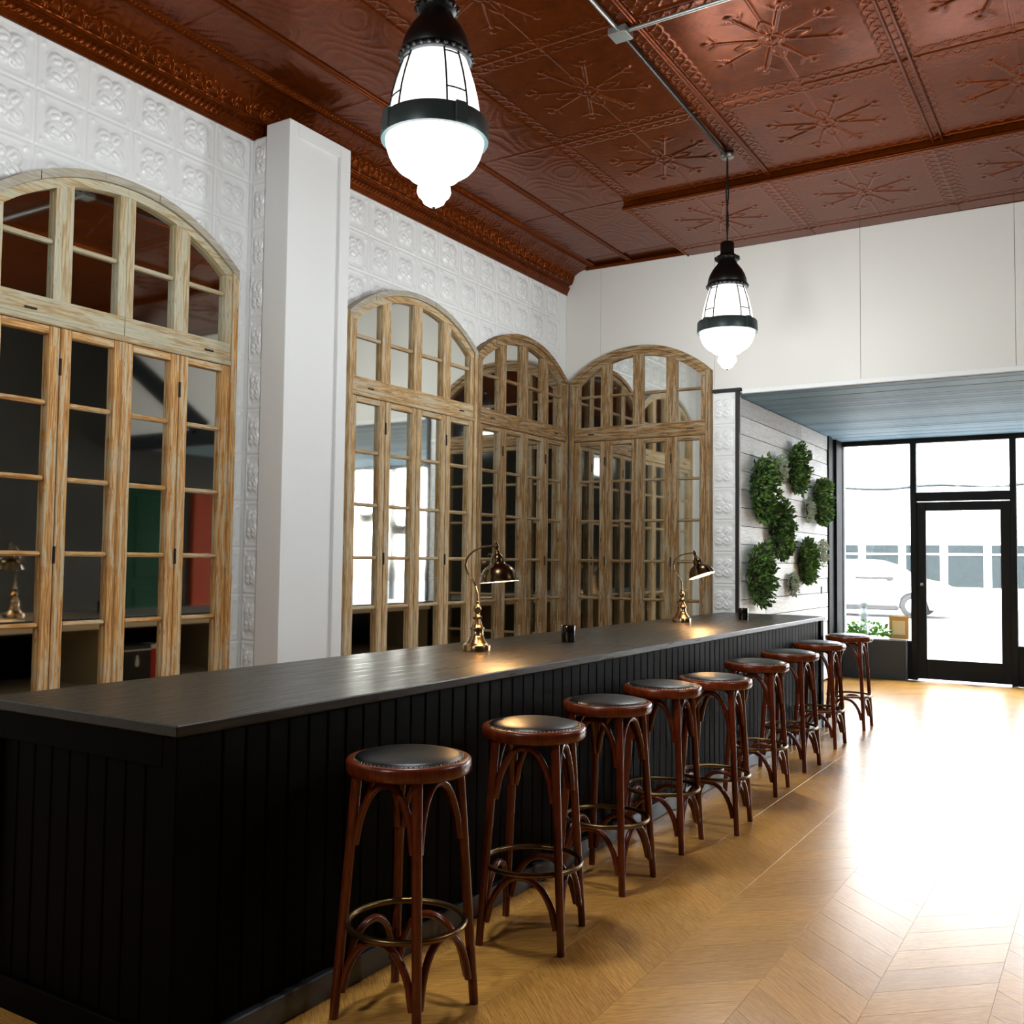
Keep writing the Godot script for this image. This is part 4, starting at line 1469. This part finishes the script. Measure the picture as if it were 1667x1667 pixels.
func build_outside() -> void:
	var gz := SHOP_Z - 0.1
	var st := structure("ground_pavement", span(Vector3(-14, -0.3, gz - 4.5), Vector3(14, -0.02, gz)), M.paving)
	structure("ground_street", span(Vector3(-30, -0.4, -60), Vector3(30, -0.02, gz - 4.5)), M.asphalt)
	# neighbour's white pier beside the window, with a keypad
	var pr := thing("door_pier", "white painted pier outside the shop window", "pier", Vector3(-3.12, 0, gz - 0.25))
	part(pr, "shaft", span(Vector3(-1.2, -0.02, -0.35), Vector3(0.0, 4.5, 0.18), 0.01), M.facade)
	var kp := thing("keypad", "small grey keypad box on the white pier outside", "keypad", Vector3(-3.06, 1.1, gz - 0.04))
	part(kp, "case", bx(Vector3(0, 0, 0), Vector3(0.07, 0.12, 0.03), 0.006), M.shopglass)
	part(kp, "display", bx(Vector3(-0.005, 0.03, 0.016), Vector3(0.045, 0.02, 0.004), 0.001), M.blackbox)
	# house across the street
	var h := thing("white_building", "white building with dark windows across the street", "building", Vector3(-6, -0.02, -36))
	part(h, "wall", span(Vector3(-16, 0, -6), Vector3(22, 9, 0)), M.facade)
	for k in 16:
		var x := -8.26 + k * 1.345
		part(h, "window", span(Vector3(x, 0.7, 0.0), Vector3(x + 1.09, 2.12, 0.03)), M.shopglass)
		part(h, "window_bar", span(Vector3(x, 1.78, 0.03), Vector3(x + 1.09, 1.84, 0.06)), M.facade)
	var gl := thing("garland", "thin green garland strung across the white building", "garland", Vector3(-6, 4.12, -35.8))
	var m := MB.new()
	var path := PackedVector3Array()
	for i in 60:
		path.append(Vector3(-14 + i * 0.5, 0.05 * sin(i * 0.9), 0))
	m.tube(path, PackedFloat32Array([0.07]), 6)
	part(gl, "strand", m, M.bollard)
	# bollard
	var bo := thing("bollard", "dark green ball topped bollard on the pavement", "bollard", Vector3(-3.45, -0.02, -16.3))
	m = MB.new()
	m.lathe([Vector2(0.0, 0.0), Vector2(0.09, 0.0), Vector2(0.09, 0.08), Vector2(0.06, 0.12), Vector2(0.05, 0.6), Vector2(0.07, 0.62), Vector2(0.07, 0.66), Vector2(0.04, 0.7), Vector2(0.04, 0.74)], 20)
	part(bo, "shaft", m, M.bollard)
	m = MB.new()
	m.lathe([Vector2(0.0, 0.73), Vector2(0.05, 0.745), Vector2(0.075, 0.79), Vector2(0.065, 0.84), Vector2(0.03, 0.87), Vector2(0.0, 0.875)], 20)
	part(bo, "ball", m, M.bollard)
	build_car()
	# planter box with leafy plants and the tan card under the window
	var pb := thing("planter_box", "dark grey window box standing on the floor under the shop window", "planter", Vector3(-2.58, 0, -12.81))
	part(pb, "box", span(Vector3(-0.38, 0, -0.07), Vector3(0.38, 0.478, 0.07), 0.004), M.planter)
	part(pb, "rim", span(Vector3(-0.385, 0.478, -0.075), Vector3(0.385, 0.495, 0.075), 0.003), M.steel)
	var pl := thing("trailing_plant", "bright green trailing plant on the window box", "plant", Vector3(-2.70, 0.496, -12.80))
	var g := RandomNumberGenerator.new()
	g.seed = 5
	m = MB.new()
	for i in 260:
		var a := g.randf() * TAU
		var rr := sqrt(g.randf())
		var c := Vector3(cos(a) * rr * 0.27 + 0.03, g.randf_range(0.0, 0.24) * (1.0 - rr * 0.4) - (0.12 if rr > 0.8 and g.randf() < 0.4 else 0.0), sin(a) * rr * 0.08 + (0.03 if rr > 0.8 else 0.0))
		c.y = max(c.y, 0.04)
		var d := Vector3(cos(a), g.randf_range(0.0, 0.9), sin(a)).normalized()
		var sdv := d.cross(Vector3(g.randf_range(-1, 1), g.randf_range(-0.2, 1), g.randf_range(-1, 1))).normalized()
		var s := g.randf_range(0.035, 0.07)
		var up := d.cross(sdv)
		var mid := c + d * s * 0.4
		for q in [sdv * s * 0.42, -sdv * s * 0.42]:
			var e: Vector3 = mid + q + up * s * 0.1
			e.y = maxf(e.y, 0.012)
			m.tri(c, e, c + d * s)
	var fo := part(pl, "leaves", m, M.vine)
	fo.set_meta("kind", "stuff")
	m = MB.new()
	for i in 9:
		var a := g.randf() * TAU
		m.tube(PackedVector3Array([Vector3(0.03, 0.006, 0), Vector3(cos(a) * 0.1, 0.08, sin(a) * 0.03), Vector3(cos(a) * 0.22, 0.1, sin(a) * 0.05)]), PackedFloat32Array([0.004]), 5)
	part(pl, "stems", m, M.vine)
	var cd := thing("card", "tan printed card standing at the window above the planter", "card", Vector3(-2.305, 0.496, -12.87), 0.0)
	part(cd, "sheet", bx(Vector3(0, 0.14, 0), Vector3(0.23, 0.28, 0.006), 0.001), M.card)
	part(cd, "panel", bx(Vector3(0, 0.14, 0.004), Vector3(0.15, 0.17, 0.002), 0.0005), M.card_light)


func build_car() -> void:
	var t := thing("white_car", "white parked car in the street outside the window", "car", Vector3(-6.02, -0.02, -28.8))
	# side outline, nose to the right, pushed 1.75 m deep with tucked-in glasshouse
	var top := PackedVector2Array([Vector2(-2.15, 0.75), Vector2(-2.1, 0.98), Vector2(-1.75, 1.05), Vector2(-1.25, 1.45), Vector2(-0.6, 1.58), Vector2(0.25, 1.57), Vector2(0.75, 1.42), Vector2(1.25, 1.08), Vector2(1.9, 0.95), Vector2(2.2, 0.8), Vector2(2.25, 0.55)])
	var xs := PackedFloat32Array()
	var hi := PackedFloat32Array()
	var lo := PackedFloat32Array()
	var belt := PackedFloat32Array()
	for i in 61:
		var x := lerpf(-2.2, 2.25, i / 60.0)
		var y := 0.6
		for k in top.size() - 1:
			if x >= top[k].x and x <= top[k + 1].x:
				y = lerpf(top[k].y, top[k + 1].y, (x - top[k].x) / (top[k + 1].x - top[k].x))
		var l := 0.24
		for wx in [-1.32, 1.38]:
			var dx := absf(x - wx)
			if dx < 0.39:
				l = max(l, 0.31 + sqrt(0.39 * 0.39 - dx * dx))
		xs.append(x)
		hi.append(max(y, l + 0.02))
		lo.append(l)
	var m := MB.new()
	m.strip(xs, lo, hi, -0.88, 0.88)
	part(t, "body", m, M.carpaint)
	part(t, "trim_strip", span(Vector3(-0.1, 1.04, 0.87), Vector3(0.9, 1.1, 0.9), 0.01), M.tyre)
	part(t, "wing_mirror", span(Vector3(0.72, 1.0, 0.87), Vector3(0.88, 1.12, 0.99), 0.03), M.tyre)
	part(t, "sill", span(Vector3(-0.95, 0.2, 0.8), Vector3(1.0, 0.34, 0.9), 0.02), M.tyre)
	for wx in [-1.32, 1.38]:
		for sz in [-0.78, 0.78]:
			m = MB.new()
			m.lathe([Vector2(0.0, -0.1), Vector2(0.2, -0.1), Vector2(0.3, -0.1), Vector2(0.33, -0.07), Vector2(0.33, 0.07), Vector2(0.3, 0.1), Vector2(0.21, 0.1), Vector2(0.2, 0.08), Vector2(0.0, 0.08)], 28, Vector3(wx, 0.33, sz), Basis(Vector3.RIGHT, PI / 2 * signf(sz)))
			var w := part(t, "wheel", m, M.tyre)
			m = MB.new()
			m.lathe([Vector2(0.205, 0.085), Vector2(0.19, 0.1), Vector2(0.06, 0.095), Vector2(0.0, 0.1)], 24, Vector3(wx, 0.33, sz), Basis(Vector3.RIGHT, PI / 2 * signf(sz)))
			part(w, "hub", m, M.alloy)
